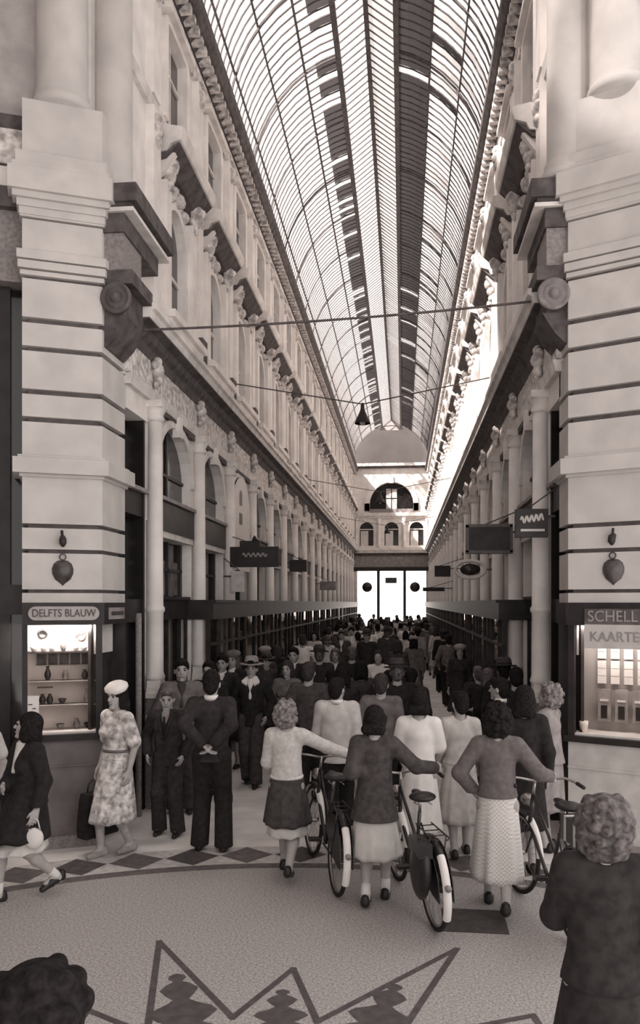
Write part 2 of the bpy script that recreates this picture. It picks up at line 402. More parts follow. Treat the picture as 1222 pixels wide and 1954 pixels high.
    def upper():
        r = struct(empty('window', (X0, Y0, 0)))
        b = MB(); arch_fill(b, TL, UC, .44, 5.98, 7.10, 1, -.08); struct(b.build('glass', mat('upper_window_glass', .05, .2, .3, 2, spec=.5), r))
        b = MB(); tbox(b, TL, UC-.02, UC+.02, -.08, -.05, 5.98, 7.5); tbox(b, TL, UC-.44, UC+.44, -.08, -.05, 6.7, 6.75); struct(b.build('glazing_bar', STONE_G, r))
        b = MB(); arch_band(b, TL, UC, .44, 7.10, 1, .11, 0, .05, 5.98); struct(b.build('surround', STONE, r))
        b = MB()
        for s_ in (-1, 1):
            c = UC+s_*.62; tbox(b, TL, c-.1, c+.1, 0, .12, 6.0, 7.62); tbox(b, TL, c-.12, c+.12, 0, .14, 6.0, 6.08)
        struct(b.build('pilaster', STONE, r))
        b = MB(); tbox(b, TL, UC-.78, UC+.78, 0, .2, ZC1+.03, 5.95); tbox(b, TL, UC-.82, UC+.82, 0, .25, 5.90, 5.99)
        struct(b.build('window_pedestal', STONE, r))
        b = MB()
        for s_ in (-1, 1):
            c = UC+s_*.62
            for dz, rr, w in ((7.7, .1, .12), (7.82, .11, .15), (7.58, .06, .13)): b.ell(TL(c, w, dz), (rr*.9, rr, rr), 8, 6)
        for du, dz, rr in ((-.3, 7.62, .08), (.3, 7.62, .08), (-.16, 7.74, .07), (.16, 7.74, .07), (0, 7.7, .1)): b.ell(TL(UC+du, .05, dz), (rr, rr, rr), 8, 6)
        struct(b.build('carved_capital', ORN, r))
        b = MB(); b.extr([(0, 7.88), (.16, 7.9), (.2, 7.98), (.33, 8.02), (.36, 8.1), (.36, 8.17), (0, 8.24)], lambda p, t: TL(UC-.86+1.72*t, p[0], p[1])); struct(b.build('hood', STONE_G, r)); b = MB(); b.extr([(0, 7.80), (.13, 7.83), (.31, 8.0), (.15, 7.895), (0, 7.875)], lambda p, t: TL(UC-.84+1.68*t, p[0], p[1])); struct(b.build('hood_soffit_shade', DARKORN, r))  # dark strip below the hood paints in its shade, with some soot
        b = MB()
        for s_ in (-1, 1):
            c = UC+s_*.74; b.extr([(0, 7.62), (.1, 7.7), (.24, 7.9), (0, 7.9)], lambda p, t: TL(c-.05+.1*t, p[0], p[1]))
        struct(b.build('hood_bracket', STONE, r)); return r
    def top():
        r = struct(empty('window', (X0, Y0, 0)))
        b = MB(); arch_fill(b, TL, UC, .44, 8.5, 9.72, .06, -.08); struct(b.build('glass', MATS['upper_window_glass'], r))
        b = MB(); tbox(b, TL, UC-.02, UC+.02, -.08, -.05, 8.5, 9.73); tbox(b, TL, UC-.44, UC+.44, -.08, -.05, 9.3, 9.34); struct(b.build('glazing_bar', STONE_G, r))
        b = MB(); arch_band(b, TL, UC, .44, 9.72, .06, .13, 0, .06, 8.5); struct(b.build('surround', STONE, r))
        b = MB(); tbox(b, TL, UC-.6, UC+.6, 0, .14, 9.62+.2, 9.9); struct(b.build('lintel_hood', STONE_G, r))
        b = MB(); tbox(b, TL, -.14, .14, 0, .1, 8.4, 9.86); tbox(b, TL, -.14, .14, 0, .1, ZC1, 8.26); struct(b.build('bay_pilaster', STONE, r))
        b = MB()
        for dz, rr in ((9.72, .09), (9.58, .07), (9.84, .08)): b.ell(TL(0, .1, dz), (rr*.8, rr*1.3, rr), 8, 6)
        for dz, rr in ((8.02, .09), (7.88, .07), (8.14, .08)): b.ell(TL(0, .1, dz), (rr*.8, rr*1.3, rr), 8, 6)
        struct(b.build('pilaster_ornament', ORN, r)); return r
    def low_opening():
        r = struct(empty('parapet_grille', (X0, Y0, 0)))
        b = MB(); tbox(b, TL, -.14, .14, .02, .16, ZC1+.02, 6.2); struct(b.build('dark_urn_niche', DARKORN, r))
        return r
    for fn, base, off in ((column, 'column', 0), (shop, 'shopfront', 0), (shop_box, 'shopfront', 0), (mezz, 'window', 0), (upper, 'window', 0), (top, 'window', 0), (low_opening, 'trim', S)):
        p = fn()
        ks = [0] if fn is shop else range(1, NB) if fn is shop_box else range(NB)
        for k in ks:
            if fn is mezz and side == 'left' and k == 2:
                q = mezz_blind(); q.location.y = Y0+k*S
            else:
                q = p if k == ks[0] else copy_tree(p); q.location.y = Y0+k*S+(off if fn is low_opening else 0)
            q.name = wname() if base == 'window' else wname('trim')
    # first half bay, between the corner pier and the first column
    b = MB(); tbox(b, T0, -.90, -.0, -.40, -.22, 0, 4.95); tbox(b, T0, -.16, -.11, -.4, -.02, 0, 4.9); struct(b.build('dark_recess', DGLASS, wall))
    b = MB(); tbox(b, T0, -.80, -.05, -.3, -.04, 3.42, 3.72); tbox(b, T0, -.80, -.05, -.3, -.06, 2.2, 2.46); struct(b.build('recess_panel', BLACK, wall))
    b = MB(); tbox(b, T0, -.80, -.05, -.1, .02, 3.70, 3.745); struct(b.build('recess_rail', GREYP, wall))
    b = MB(); tbox(b, T0, -.80, -.05, -.24, 0, 4.55, 4.9); struct(b.build('recess_head', STONE, wall))

# ------------------------------------------------------------------ glass roof
NA = 186; YR0 = 8.5; DY = (YE-YR0)/NA
HALF = (XR-XL)/2; LH = .56
ZS = ZT1; ZL = 13.05; BV = (ZL-ZS)/math.sqrt(1-(LH/HALF)**2); ZRIDGE = 13.5
def vpt(t, y): # t in 0..1 spring to lantern, side s
    a = t*math.acos(LH/HALF); return HALF*math.cos(a), ZS+BV*math.sin(a)
ceil = struct(empty('ceiling', (0, 0, 0)))
TS = [0, .27, .53, .77, 1.0]
b = MB(); b.mat(CLEAN); b.mat(GREYG); b.mat(SOOT)
for s_ in (-1, 1):
    for i in range(NA):
        y0 = YR0+i*DY; y1 = y0+DY
        run = rnd.random()
        for j in range(4):
            c = CLEAN
            if j == 3:
                c = SOOT if rnd.random() < (.70 if s_ < 0 else .94) else (GREYG if rnd.random() < (.75 if s_ < 0 else .3) else CLEAN)
            elif j == 2 and s_ > 0: c = SOOT if rnd.random() < .12 else (GREYG if rnd.random() < .25 else CLEAN)
            elif j == 2: c = GREYG if rnd.random() < .28 else CLEAN
            elif rnd.random() < .06: c = GREYG
            b.mat(c)
            sub = 3
            for q in range(sub):
                t0 = TS[j]+(TS[j+1]-TS[j])*q/sub; t1 = TS[j]+(TS[j+1]-TS[j])*(q+1)/sub
                if j == 3 and s_ < 0 and c is SOOT and q == 0: b.mat(GREYG)
                elif j == 3: b.mat(c)
                xa, za = vpt(t0, 0); xb, zb = vpt(t1, 0)
                b.quad((XM+s_*xa, y0, za), (XM+s_*xa, y1, za), (XM+s_*xb, y1, zb), (XM+s_*xb, y0, zb))
        c = CLEAN
        if s_ > 0: c = CLEAN if rnd.random() < .10 else GREYG
        b.mat(c); b.quad((XM+s_*LH, y0, ZL), (XM+s_*LH, y1, ZL), (XM, y1, ZRIDGE), (XM, y0, ZRIDGE))
        if s_ > 0 and c is GREYG and rnd.random() < .5:
            pass
struct(b.build('glass_panes', None, ceil, recalc=False))
def bar(mb, p, q, wd_, hg):
    p = Vector(p); q = Vector(q); t = (q-p).normalized(); u = t.cross(Vector((0, 1, 0)))
    if u.length < .1: u = Vector((1, 0, 0))
    u.normalize(); v = t.cross(u); vs = []
    for e in (p, q):
        for a, c in ((-1, -1), (1, -1), (1, 1), (-1, 1)): vs.append(e+u*a*hg/2+v*c*wd_/2)
    mb.add(vs, [(0, 1, 2, 3), (7, 6, 5, 4), (0, 4, 5, 1), (1, 5, 6, 2), (2, 6, 7, 3), (3, 7, 4, 0)])
b = MB()
for i in range(NA+1):
    y = YR0+i*DY
    for s_ in (-1, 1):
        P = [vpt(j/9, 0) for j in range(10)]
        for a, c in zip(P, P[1:]): bar(b, (XM+s_*a[0], y, a[1]-.02), (XM+s_*c[0], y, c[1]-.02), .022, .022)
        bar(b, (XM+s_*LH, y, ZL), (XM, y, ZRIDGE-.02), .02, .022)
struct(b.build('glazing_bars', IRON, ceil))
for k in range(1, NB, 1):
    y = Y0+k*S; b = MB()
    for s_ in (-1, 1):
        P = [vpt(j/9, 0) for j in range(10)]
        for a, c in zip(P, P[1:]): bar(b, (XM+s_*a[0]*.985, y, a[1]-.06), (XM+s_*c[0]*.985, y, c[1]-.06), .03, .035)
    struct(b.build('main_rib', IRON, ceil))
for s_ in (-1, 1):
    for t, wd_ in ((0, .08), (TS[1], .03), (TS[2], .03), (TS[3], .04)):
        x, z = vpt(t, 0); b = MB(); b.box(XM+s_*x-wd_/2, XM+s_*x+wd_/2, YR0, YE, z-.04, z); struct(b.build('purlin', IRON, ceil))
    b = MB(); b.box(XM+s_*LH-.05, XM+s_*LH+.05, YR0, YE, ZL-.10, ZL+.02); struct(b.build('lantern_curb', IRON, ceil))
b = MB(); b.box(XM-.045, XM+.045, YR0, YE, ZRIDGE-.08, ZRIDGE); struct(b.build('ridge_beam', IRON, ceil))

# ------------------------------------------------------------------ far end
TE = lambda u, w, z: (XM+u, YE-w, z)
b = MB(); b.mat(STONE); hw = HALF
for u0, u1 in ((-hw, -hw+.24), (-.88, -.70), (.70, .88), (hw-.24, hw)): tbox(b, TE, u0, u1, -.5, 0, 0, 4.5)
tbox(b, TE, -hw, hw, -.5, 0, 4.5, 5.7)
for uc in (-1.5, 0, 1.5): arch_wall(b, TE, uc-.75, uc+.75, 5.7, 7.6, uc, .42, 5.85, 6.85, 1, .25)
tbox(b, TE, -hw, -2.25, -.5, 0, 5.7, 7.6); tbox(b, TE, 2.25, hw, -.5, 0, 5.7, 7.6)
arch_wall(b, TE, -hw, hw, 7.6, 10.6, 0, 1.32, 7.95, 8.35, 1.0, .3)
wend = struct(b.build('wall_end'))
def eb(name, m, *bx):
    b = MB()
    for x in bx: tbox(b, TE, *x)
    return struct(b.build(name, m, wend))
eb('post', BLACK, (-.84, -.74, -.2, .05, 0, 4.4), (.74, .84, -.2, .05, 0, 4.4))
eb('lower_beam', BLACK, (-hw, hw, 0, .06, 4.32, 4.56)); eb('lower_entablature', GREYP, (-hw, hw, 0, .05, 4.6, 5.25))
eb('lower_cornice', STONE_G, (-hw, hw, 0, .25, 5.4, 5.55)); eb('lower_cornice_edge', STONE, (-hw, hw, 0, .3, 5.55, 5.72))
eb('gallery_floor_edge', DARKORN, (-hw, hw, 0, .12, 5.25, 5.4))
eb('middle_cornice', STONE_G, (-hw, hw, 0, .2, 7.62, 7.82), (-hw, hw, 0, .12, 7.5, 7.62))
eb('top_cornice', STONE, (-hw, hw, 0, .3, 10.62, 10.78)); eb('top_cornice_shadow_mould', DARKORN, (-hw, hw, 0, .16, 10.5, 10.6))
eb('corner_pilaster', STONE_D, (-hw, -hw+.12, 0, .2, 5.72, 7.5), (hw-.12, hw, 0, .2, 5.72, 7.5))
for uc in (-2.12, -.75, .75, 2.12):
    b = MB(); b.lathe([(.11, 5.72), (.1, 5.9), (.085, 7.3), (.13, 7.48)], 12, TE(uc, .1, 0)); struct(b.build('half_column', STONE, wend))
b = MB(); arch_band(b, TE, 0, 1.32, 8.35, 1, .28, 0, .1, 7.95); struct(b.build('arch_surround', STONE, wend))
b = MB(); tbox(b, TE, -.12, .12, 0, .18, 9.6, 10.05); struct(b.build('keystone', STONE, wend))
for uc in (-1.5, 0, 1.5):
    w_ = struct(empty(wname())); b = MB(); arch_fill(b, TE, uc, .42, 5.85, 6.85, 1, -.2); struct(b.build('glass', DGLASS, w_))
    b = MB(); tbox(b, TE, uc-.42, uc+.42, -.2, -.15, 6.82, 6.88); struct(b.build('transom', STONE_G, w_))
    b = MB(); tbox(b, TE, uc-.36, uc+.1, -.2, -.16, 5.86, 6.75); struct(b.build('blind', PALE, w_))
w_ = struct(empty(wname())); b = MB(); arch_fill(b, TE, 0, 1.32, 7.95, 8.35, 1, -.28); struct(b.build('glass', DGLASS, w_))
b = MB()
for u0 in (-.32, .03): tbox(b, TE, u0, u0+.29, -.28, -.24, 8.75, 9.3); tbox(b, TE, u0, u0+.29, -.28, -.24, 8.1, 8.68)
struct(b.build('pale_pane', PALE, w_))
b = MB()
for u0 in (-1.62, 1.32): tbox(b, TE, u0, u0+.3, 0, .1, 7.95, 8.4); 
struct(b.build('dark_step', DARKORN, wend))
b = MB(); tbox(b, TE, -1.3, 1.3, .0, .12, 7.83, 8.05); struct(b.build('balustrade', STONE_D, wend))
# concave half dome closing the vault
b = MB(); vs = []; fs = []; na, nb_ = 24, 10
for j in range(nb_+1):
    e = PI/2*j/nb_
    for i in range(na+1):
        a = PI*i/na; vs.append((XM-HALF*math.cos(a)*math.cos(e), YE+HALF*math.sin(a)*math.cos(e)*.9, 10.75+2.35*math.sin(e)))
for j in range(nb_):
    for i in range(na): fs.append((j*(na+1)+i, j*(na+1)+i+1, (j+1)*(na+1)+i+1, (j+1)*(na+1)+i))
b.add(vs, fs, True); struct(b.build('half_dome', PLASTER, wend, weld=True))
b = MB(); b.add([(XM-LH*1.3, YE+.03, ZL-.25), (XM+LH*1.3, YE+.03, ZL-.25), (XM+LH, YE+.03, ZL), (XM, YE+.03, ZRIDGE), (XM-LH, YE+.03, ZL), (XM-LH*1.3, YE+.08, ZL-.25), (XM+LH*1.3, YE+.08, ZL-.25), (XM+LH, YE+.08, ZL), (XM, YE+.08, ZRIDGE), (XM-LH, YE+.08, ZL)], [(0, 1, 2, 3, 4), (9, 8, 7, 6, 5), (0, 5, 6, 1), (1, 6, 7, 2), (2, 7, 8, 3), (3, 8, 9, 4), (4, 9, 5, 0)]); struct(b.build('roof_end_gable', PLASTER, wend))
# daylit street beyond the end
b = MB(); b.box(-14, 12, YE+16, YE+17, 0, 9); struct(b.build('wall_street', mat('far_house_wall', .7, .8, .08, .6)))
# ------------------------------------------------------------------ corner piers of the rotunda
def offset_poly(P, m):
    n = len(P); out = []
    ar = sum(P[i][0]*P[(i+1) % n][1]-P[(i+1) % n][0]*P[i][1] for i in range(n)); sgn = 1 if ar > 0 else -1
    for i in range(n):
        a, b, c = Vector(P[i-1]), Vector(P[i]), Vector(P[(i+1) % n])
        d1 = (b-a).normalized(); d2 = (c-b).normalized()
        n1 = Vector((d1.y, -d1.x))*sgn; n2 = Vector((d2.y, -d2.x))*sgn
        k = m/(1+n1.dot(n2)); out.append(tuple(b+(n1+n2)*k))
    return out
def pier(side, C, U, N, wd_, X0, sg, yback):
    C = Vector(C); U = Vector(U); N = Vector(N)
    E = C+U*wd_; B = E-N*.7
    poly = [tuple(C), tuple(E), tuple(B), (X0-sg*.5, yback), (X0, yback)]
    r = struct(empty('trim_pier_'+side))
    b = MB()
    STONE = PIERS
    def sec(z0, z1, m, mt=PIERS): b.mat(mt); b.prism(offset_poly(poly, m), z0, z1)
    gz = [(5.21, 5.155), (4.93, 4.88), (4.51, 4.458), (4.24, 4.188), (3.195, 3.152), (2.945, 2.905), (2.55, 2.515)]
    zs = [2.42]+[q for a, e in sorted(gz) for q in (e, a)]+[5.585]
    for i in range(0, len(zs), 2): sec(zs[i], zs[i+1], 0)
    sec(2.42, 5.6, -.055, mat('dark_joint', .14, .9, .2, 9))  # darker core shows in the grooves
    struct(b.build('rusticated_shaft', None, r))
    b = MB(); b.mat(STONE)
    for z0, z1, m in ((3.65, 3.68, .025), (3.68, 3.83, .085), (3.83, 3.86, .04)): sec(z0, z1, m)
    struct(b.build('band_course', None, r))
    b = MB()
    for z0, z1, m in ((5.615, 5.66, .02), (5.675, 5.75, .04), (5.765, 5.85, .05), (5.865, 6.165, .0), (6.18, 6.2, .02), (6.2, 6.27, .03), (6.27, 6.34, .05), (6.34, 6.4, .09), (6.4, 6.62, .13), (6.62, 6.68, .09), (6.68, 6.8, .06), (6.8, 7.34, .0)): sec(z0, z1, m)
    sec(5.6, 6.2, -.03, MATS['dark_joint']); struct(b.build('entablature', None, r))
    b = MB(); b.prism(offset_poly(poly, -.16), 7.34, 13.5); struct(b.build('upper_wall', STONE, r))
    mid = C+U*(wd_/2)-N*.19
    b = MB(); b.lathe([(.285, 7.34), (.295, 7.4), (.28, 7.44), (.26, 7.46), (.27, 7.51), (.255, 7.55), (.245, 13.4)], 28, (mid.x, mid.y, 0)); struct(b.build('round_column', STONE, r))
    c2 = Vector((X0-sg*.02, yback-.30))
    b = MB(); b.lathe([(.26, 6.62), (.26, 6.7), (.22, 6.74), (.225, 6.8), (.2, 6.83), (.19, 13.4)], 24, (c2.x, c2.y, 0)); struct(b.build('corner_column', STONE, r))
    TP = lambda u, w, z: (X0+sg*w, C.y+u, z)
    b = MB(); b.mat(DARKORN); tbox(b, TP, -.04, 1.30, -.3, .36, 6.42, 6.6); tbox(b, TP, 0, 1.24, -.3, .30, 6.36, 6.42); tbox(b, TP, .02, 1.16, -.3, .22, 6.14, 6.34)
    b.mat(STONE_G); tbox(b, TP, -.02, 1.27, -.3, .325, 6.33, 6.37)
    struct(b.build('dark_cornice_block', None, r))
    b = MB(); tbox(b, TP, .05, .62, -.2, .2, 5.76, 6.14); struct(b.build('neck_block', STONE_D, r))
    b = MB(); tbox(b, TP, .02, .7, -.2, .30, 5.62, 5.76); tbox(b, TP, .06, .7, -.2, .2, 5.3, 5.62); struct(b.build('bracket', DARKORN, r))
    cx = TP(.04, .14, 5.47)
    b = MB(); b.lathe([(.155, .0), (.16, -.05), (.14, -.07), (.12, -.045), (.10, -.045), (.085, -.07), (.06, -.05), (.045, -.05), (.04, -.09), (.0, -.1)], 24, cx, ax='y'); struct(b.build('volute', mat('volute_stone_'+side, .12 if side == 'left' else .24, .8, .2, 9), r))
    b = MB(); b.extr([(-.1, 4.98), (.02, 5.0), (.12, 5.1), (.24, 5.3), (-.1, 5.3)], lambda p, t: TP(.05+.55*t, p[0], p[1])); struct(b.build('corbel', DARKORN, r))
    # shield and small bracket on the face
    L3 = lambda u, w, z: ((C+U*u+N*w).x, (C+U*u+N*w).y, z)
    um = wd_*.5
    b = MB(); P = []
    rr = [(0, -.15), (.025, -.125), (.075, -.085), (.1, -.03), (.103, .02), (.085, .07), (.05, .098), (0, .107)]
    out = rr+[(-x, z) for x, z in rr[-2:0:-1]]
    k = len(out); z0 = 2.735
    vs = [L3(um+x, .0, z0+z) for x, z in out]+[L3(um+x*.8, .035, z0+z*.8) for x, z in out]+[L3(um, .07, z0)]
    b.add(vs, [(i, (i+1) % k, k+(i+1) % k, k+i) for i in range(k)]+[(k+i, k+(i+1) % k, 2*k) for i in range(k)], True)
    sh = tag(b.build('wall_shield', mat('dark_bronze_'+side, .06 if side == 'left' else .09, .35, .5, 8, spec=.5)), 'dark rounded shield ornament with a pointed foot on the %s pier' % side, 'ornament')
    b = MB(); b.M = Matrix.Translation((0, 0, 0)); b.tube([L3(um, .05, z0+.09+.03*math.sin(t)) if False else L3(um+.03*math.sin(2*PI*t/10), .03, z0+.135+.03*math.cos(2*PI*t/10)) for t in range(10)], .008, 6, True); b.build('hanging_ring', IRON, sh)
    b = MB(); b.M = None
    hk = [L3(um, .0, 3.06), L3(um, .06, 3.04), L3(um, .075, 3.0), L3(um, .05, 2.98)]
    b.tube(hk, [.03, .036, .035, .02], 8); b.tube([L3(um, .04, 3.04), L3(um+.01, .05, 3.13)], .014, 6)
    tag(b.build('wall_hook', BLACK), 'small dark iron bracket above the shield on the %s pier' % side, 'bracket')
    return r, C, U, N, L3
pL = pier('left', (XL, 7.93), (-.9135, -.4067), (.4067, -.9135), .756, XL, 1, 8.6)
pR = pier('right', (XR, 8.26), (.891, -.454), (-.454, -.891), .86, XR, -1, 8.72)

# shop vitrines in the lower part of the piers
def Mface(L3, u, w, z, flip=False):
    o = Vector(L3(u, w, z)); ux = (Vector(L3(u+1, w, z))-o); n = (Vector(L3(u, w+1, z))-o)
    if flip: ux = -ux
    return Matrix(((ux.x, 0, n.x, o.x), (ux.y, 0, n.y, o.y), (0, 1, 0, o.z), (0, 0, 0, 1)))
def bx3(mb, L3, u0, u1, w0, w1, z0, z1): tbox(mb, L3, u0, u1, w0, w1, z0, z1)
def vitrine(side, P, wd_, base_m):
    r, C, U, N, L3 = P
    X0, sg = (XL, 1) if side == 'left' else (XR, -1)
    v = struct(empty('window_display_'+side))
    def pb(name, m, *bs):
        b = MB()
        for q in bs: bx3(b, L3, *q)
        return struct(b.build(name, m, v))
    pb('base_panel', base_m, (0.0, wd_, -.5, .0, .12, 1.06), (-.0, wd_, -.5, .015, .80, .82))
    pb('plinth', STONE_D, (-.02, wd_, -.5, .03, 0, .12))
    pb('sill', BLACK, (-.03, wd_, -.5, .05, 1.06, 1.12))
    pb('header', BLACK, (-.02, wd_, -.45, .02, 2.2, 2.42))
    pb('frame_post', BLACK, (0, .06, -.06, .01, 1.12, 2.2), (wd_-.05, wd_, -.06, .01, 1.12, 2.2))
    pb('back_wall', mat('vitrine_back_'+side, .72 if side == 'left' else .34, .8, .08, 3), (.03, wd_-.03, -.40, -.36, 1.12, 2.2))
    pb('display_floor', PALE, (.03, wd_-.03, -.36, -.02, 1.12, 1.14))
    b = MB(); b.add([L3(.06, -.02, 1.14), L3(wd_-.05, -.02, 1.14), L3(wd_-.05, -.02, 2.2), L3(.06, -.02, 2.2)], [(0, 1, 2, 3)]); struct(b.build('display_glass', PANE, v))
    # return facet along the passage
    TP = lambda u, w, z: (X0+sg*w, C.y+u, z); ln = (8.6 if side == 'left' else 8.72)-C.y
    b = MB()
    for q in ((.0, ln, -.4, -.0, .12, 1.06), (0, ln, -.45, .02, 2.2, 2.42), (ln-.06, ln, -.4, .01, 1.12, 2.2), (0, ln, -.3, .03, 1.06, 1.12)): tbox(b, TP, *q)
    b2 = MB(); tbox(b2, TP, .08, ln-.1, -.12, -.1, 1.9, 2.2); 
    struct(b.build('return_frame', BLACK, v)); struct(b2.build('return_panel', PALE, v))
    b = MB(); tbox(b, TP, .03, ln-.06, -.16, -.13, 1.12, 2.2); struct(b.build('return_back', WOOD, v))
    # added area light behind the header brightens the display, no fitting there
    ld = bpy.data.lights.new('display_fill', 'AREA'); ld.energy = 7 if side == 'left' else 4; ld.shape = 'RECTANGLE'; ld.size = wd_*.8; ld.size_y = .06; ld.color = (1, .95, .9)
    lo = bpy.data.objects.new('display_fill', ld); COL.objects.link(lo); lo.location = L3(wd_/2, -.07, 2.19)
    lo.rotation_euler = (math.radians(-32 if side == 'left' else 32), 0, math.atan2(U.y, U.x)); lo.parent = v
    return v
vitrine('left', pL, .756, mat('grey_stone_panel', .19, .6, .15, 5))
vitrine('right', pR, .86, mat('pale_stone_panel', .58, .6, .12, 5))
# shop sign left
L3 = pL[4]; NL = pL[3]
sg_ = empty('shop_sign')
b = MB(); P = []
uu0, uu1, zz0, zz1 = .03, .70, 2.245, 2.385; rr = .068; zc = (zz0+zz1)/2
for i in range(9): a = PI/2+PI*i/8; P.append((uu0+rr+rr*math.cos(a), zc+rr*math.sin(a)))
for i in range(9): a = -PI/2+PI*i/8; P.append((uu1-rr+rr*math.cos(a), zc+rr*math.sin(a)))
b.extr(P, lambda p, t: L3(p[0], .021+.02*t, p[1])); o = b.build('sign_board', mat('pale_sign_board', .42, .6, .1, 6), sg_)
text('DELFTS BLAUW', .105, mat('sign_letter_paint', .07, .6, .2, 9), Mface(L3, (uu0+uu1)/2, .044, zc, True), sg_, sx=.82)
tag(sg_, 'pale rounded board reading DELFTS BLAUW above the left vitrine', 'sign')
L3R = pR[4]
sg_ = empty('shop_sign'); b = MB(); bx3(b, L3R, .17, .86, .021, .05, 1.98, 2.21); b.build('sign_board', mat('cream_sign_board', .55, .6, .08, 6), sg_)
b = MB(); bx3(b, L3R, .17, .86, .021, .045, 2.21, 2.36); b.build('upper_board', mat('brown_sign_board', .13, .6, .3, 6), sg_)  # upper row in a darker tone than the board below
text('SCHELL', .15, mat('grey_letter_paint', .36, .6, .1, 6), Mface(L3R, .20, .052, 2.285), sg_, align='LEFT', sx=.92)
text('KAARTEN', .135, mat('faded_letter_paint', .30, .6, .1, 6), Mface(L3R, .22, .054, 2.09), sg_, align='LEFT', sx=.92)
tag(sg_, 'two row board reading SCHELL KAARTEN above the right vitrine', 'sign')
TPl = lambda u, w, z: (XL+w, 7.93+u, z)
sg_ = empty('shop_sign'); b = MB(); tbox(b, TPl, .12, .56, .021, .035, 2.25, 2.37); b.build('sign_board', GREYP, sg_)
b = MB(); tbox(b, TPl, .16, .52, .036, .04, 2.29, 2.33); b.build('faded_line', mat('sign_letter_paint', .07), sg_); tag(sg_, 'small grey panel on the passage side of the left vitrine', 'sign')

# goods in the left vitrine --------------------------------------------------
def lathe_obj(name, prof, m, loc, label, cat, group=None, n=14):
    b = MB(); b.lathe(prof, n); o = b.build(name, m); o.location = loc; return tag(o, label, cat, group)
DELFT = mat('delft_glaze', .10, .25, .6, 25, spec=.5, v2=.35); WGLAZE = mat('white_glaze', .75, .2, .05, 9, spec=.5); DGLAZE = mat('dark_glaze', .03, .25, .3, 9, spec=.5)
def on(u, w, z): return Vector(L3(u, w, z))
shelf = MB(); bx3(shelf, L3, .04, .715, -.34, -.12, 1.915, 1.93); tag(shelf.build('glass_shelf', BLACK), 'dark upper shelf across the left vitrine', 'shelf')
shelf = MB(); bx3(shelf, L3, .05, .705, -.34, -.14, 1.385, 1.393); tag(shelf.build('glass_shelf', GREYP), 'thin lower shelf across the left vitrine', 'shelf')
shelf = MB(); bx3(shelf, L3, .05, .705, -.34, -.16, 1.625, 1.633); tag(shelf.build('glass_shelf', GREYP), 'thin middle shelf across the left vitrine', 'shelf')
bowl = [(.012, 0), (.02, .004), (.036, .03), (.042, .05), (.038, .05), (.032, .03), (.0, .01)]
jug = [(.016, 0), (.028, .015), (.034, .04), (.026, .07), (.016, .085), (.019, .1), (.0, .1)]
vase = [(.014, 0), (.03, .03), (.034, .06), (.02, .1), (.012, .12), (.02, .14), (.0, .14)]
for i, u in enumerate((.09, .17, .25, .48, .56, .65)):
    lathe_obj('bowl', bowl, WGLAZE, on(u, -.2, 1.93), 'white bowl in the row on the upper shelf of the left vitrine', 'bowl', 'white bowls on the upper shelf')
lathe_obj('vase', vase, DELFT, on(.37, -.2, 1.93), 'dark patterned vase standing amid the white bowls', 'vase')
def plate(u, w, z, r, m, label):
    b = MB(); b.lathe([(0, 0), (r*.6, .003), (r, .014), (r*.97, .018), (r*.6, .008), (0, .006)], 20)
    o = b.build('plate', m); o.matrix_world = Mface(L3, u, w, z, True); tag(o, label, 'plate')
plate(.20, -.345, 2.08, .055, DELFT, 'dark plate hung high at right of the left vitrine back')
plate(.57, -.345, 2.10, .05, DGLAZE, 'dark plate hung high at left of the left vitrine back')
for i, u in enumerate((.14, .25, .36, .47, .58)):
    b = MB(); bx3(b, L3, u-.045, u+.045, -.35, -.33, 1.79, 1.895); o = b.build('tile_picture', mat('picture_dark', .05, .4, .7, 18, v2=.12)); b = MB()
    for q in ((u-.05, u+.05, 1.785, 1.792), (u-.05, u+.05, 1.893, 1.90)): bx3(b, L3, q[0], q[1], -.352, -.325, q[2], q[3])
    b.build('picture_frame', WOOD, o); tag(o, 'dark framed tile picture in the row under the upper shelf', 'picture', 'framed tiles under the shelf')
spots = [(.52, 1.64, vase, DGLAZE, 'vase', 'dark vase leftmost on the middle shelf'), (.35, 1.64, jug, DELFT, 'jug', 'grey jug central on the middle shelf'), (.16, 1.64, jug, DGLAZE, 'jug', 'dark jug rightmost on the middle shelf'),
         (.57, 1.40, jug, DGLAZE, 'jug', 'small dark jug leftmost on the lower shelf'), (.50, 1.40, jug, DGLAZE, 'jug', 'small dark jug second on the lower shelf'), (.38, 1.40, bowl, DGLAZE, 'bowl', 'small dark bowl central on the lower shelf'), (.14, 1.40, vase, DELFT, 'vase', 'patterned bottle rightmost on the lower shelf'),
         (.40, 1.145, bowl, DELFT, 'bowl', 'grey bowl on the floor of the left vitrine'), (.24, 1.145, jug, DELFT, 'jug', 'grey jug on the floor of the left vitrine'), (.13, 1.145, bowl, DGLAZE, 'bowl', 'dark bowl in the right corner of the left vitrine floor')]
for u, z, pr, m, nm, lb in spots: lathe_obj(nm, pr, m, on(u, -.22, z), lb, nm)
b = MB(); bx3(b, L3, .60, .72, .0, .006, 1.31, 1.51); o = b.build('price_card', WHITE)
b = MB(); bx3(b, L3, .63, .66, .006, .008, 1.38, 1.39); bx3(b, L3, .66, .70, .006, .008, 1.42, 1.43); b.build('scribble', BLACK, o)
tag(o, 'white card with two dark scribbles at the left edge of the vitrine', 'card')
b = MB(); bx3(b, L3, .47, .62, -.24, -.16, 1.565, 1.575); b.build('small_tray', DGLAZE); tag(bpy.data.objects['small_tray'], 'small dark tray under the middle shelf of the left vitrine', 'tray')
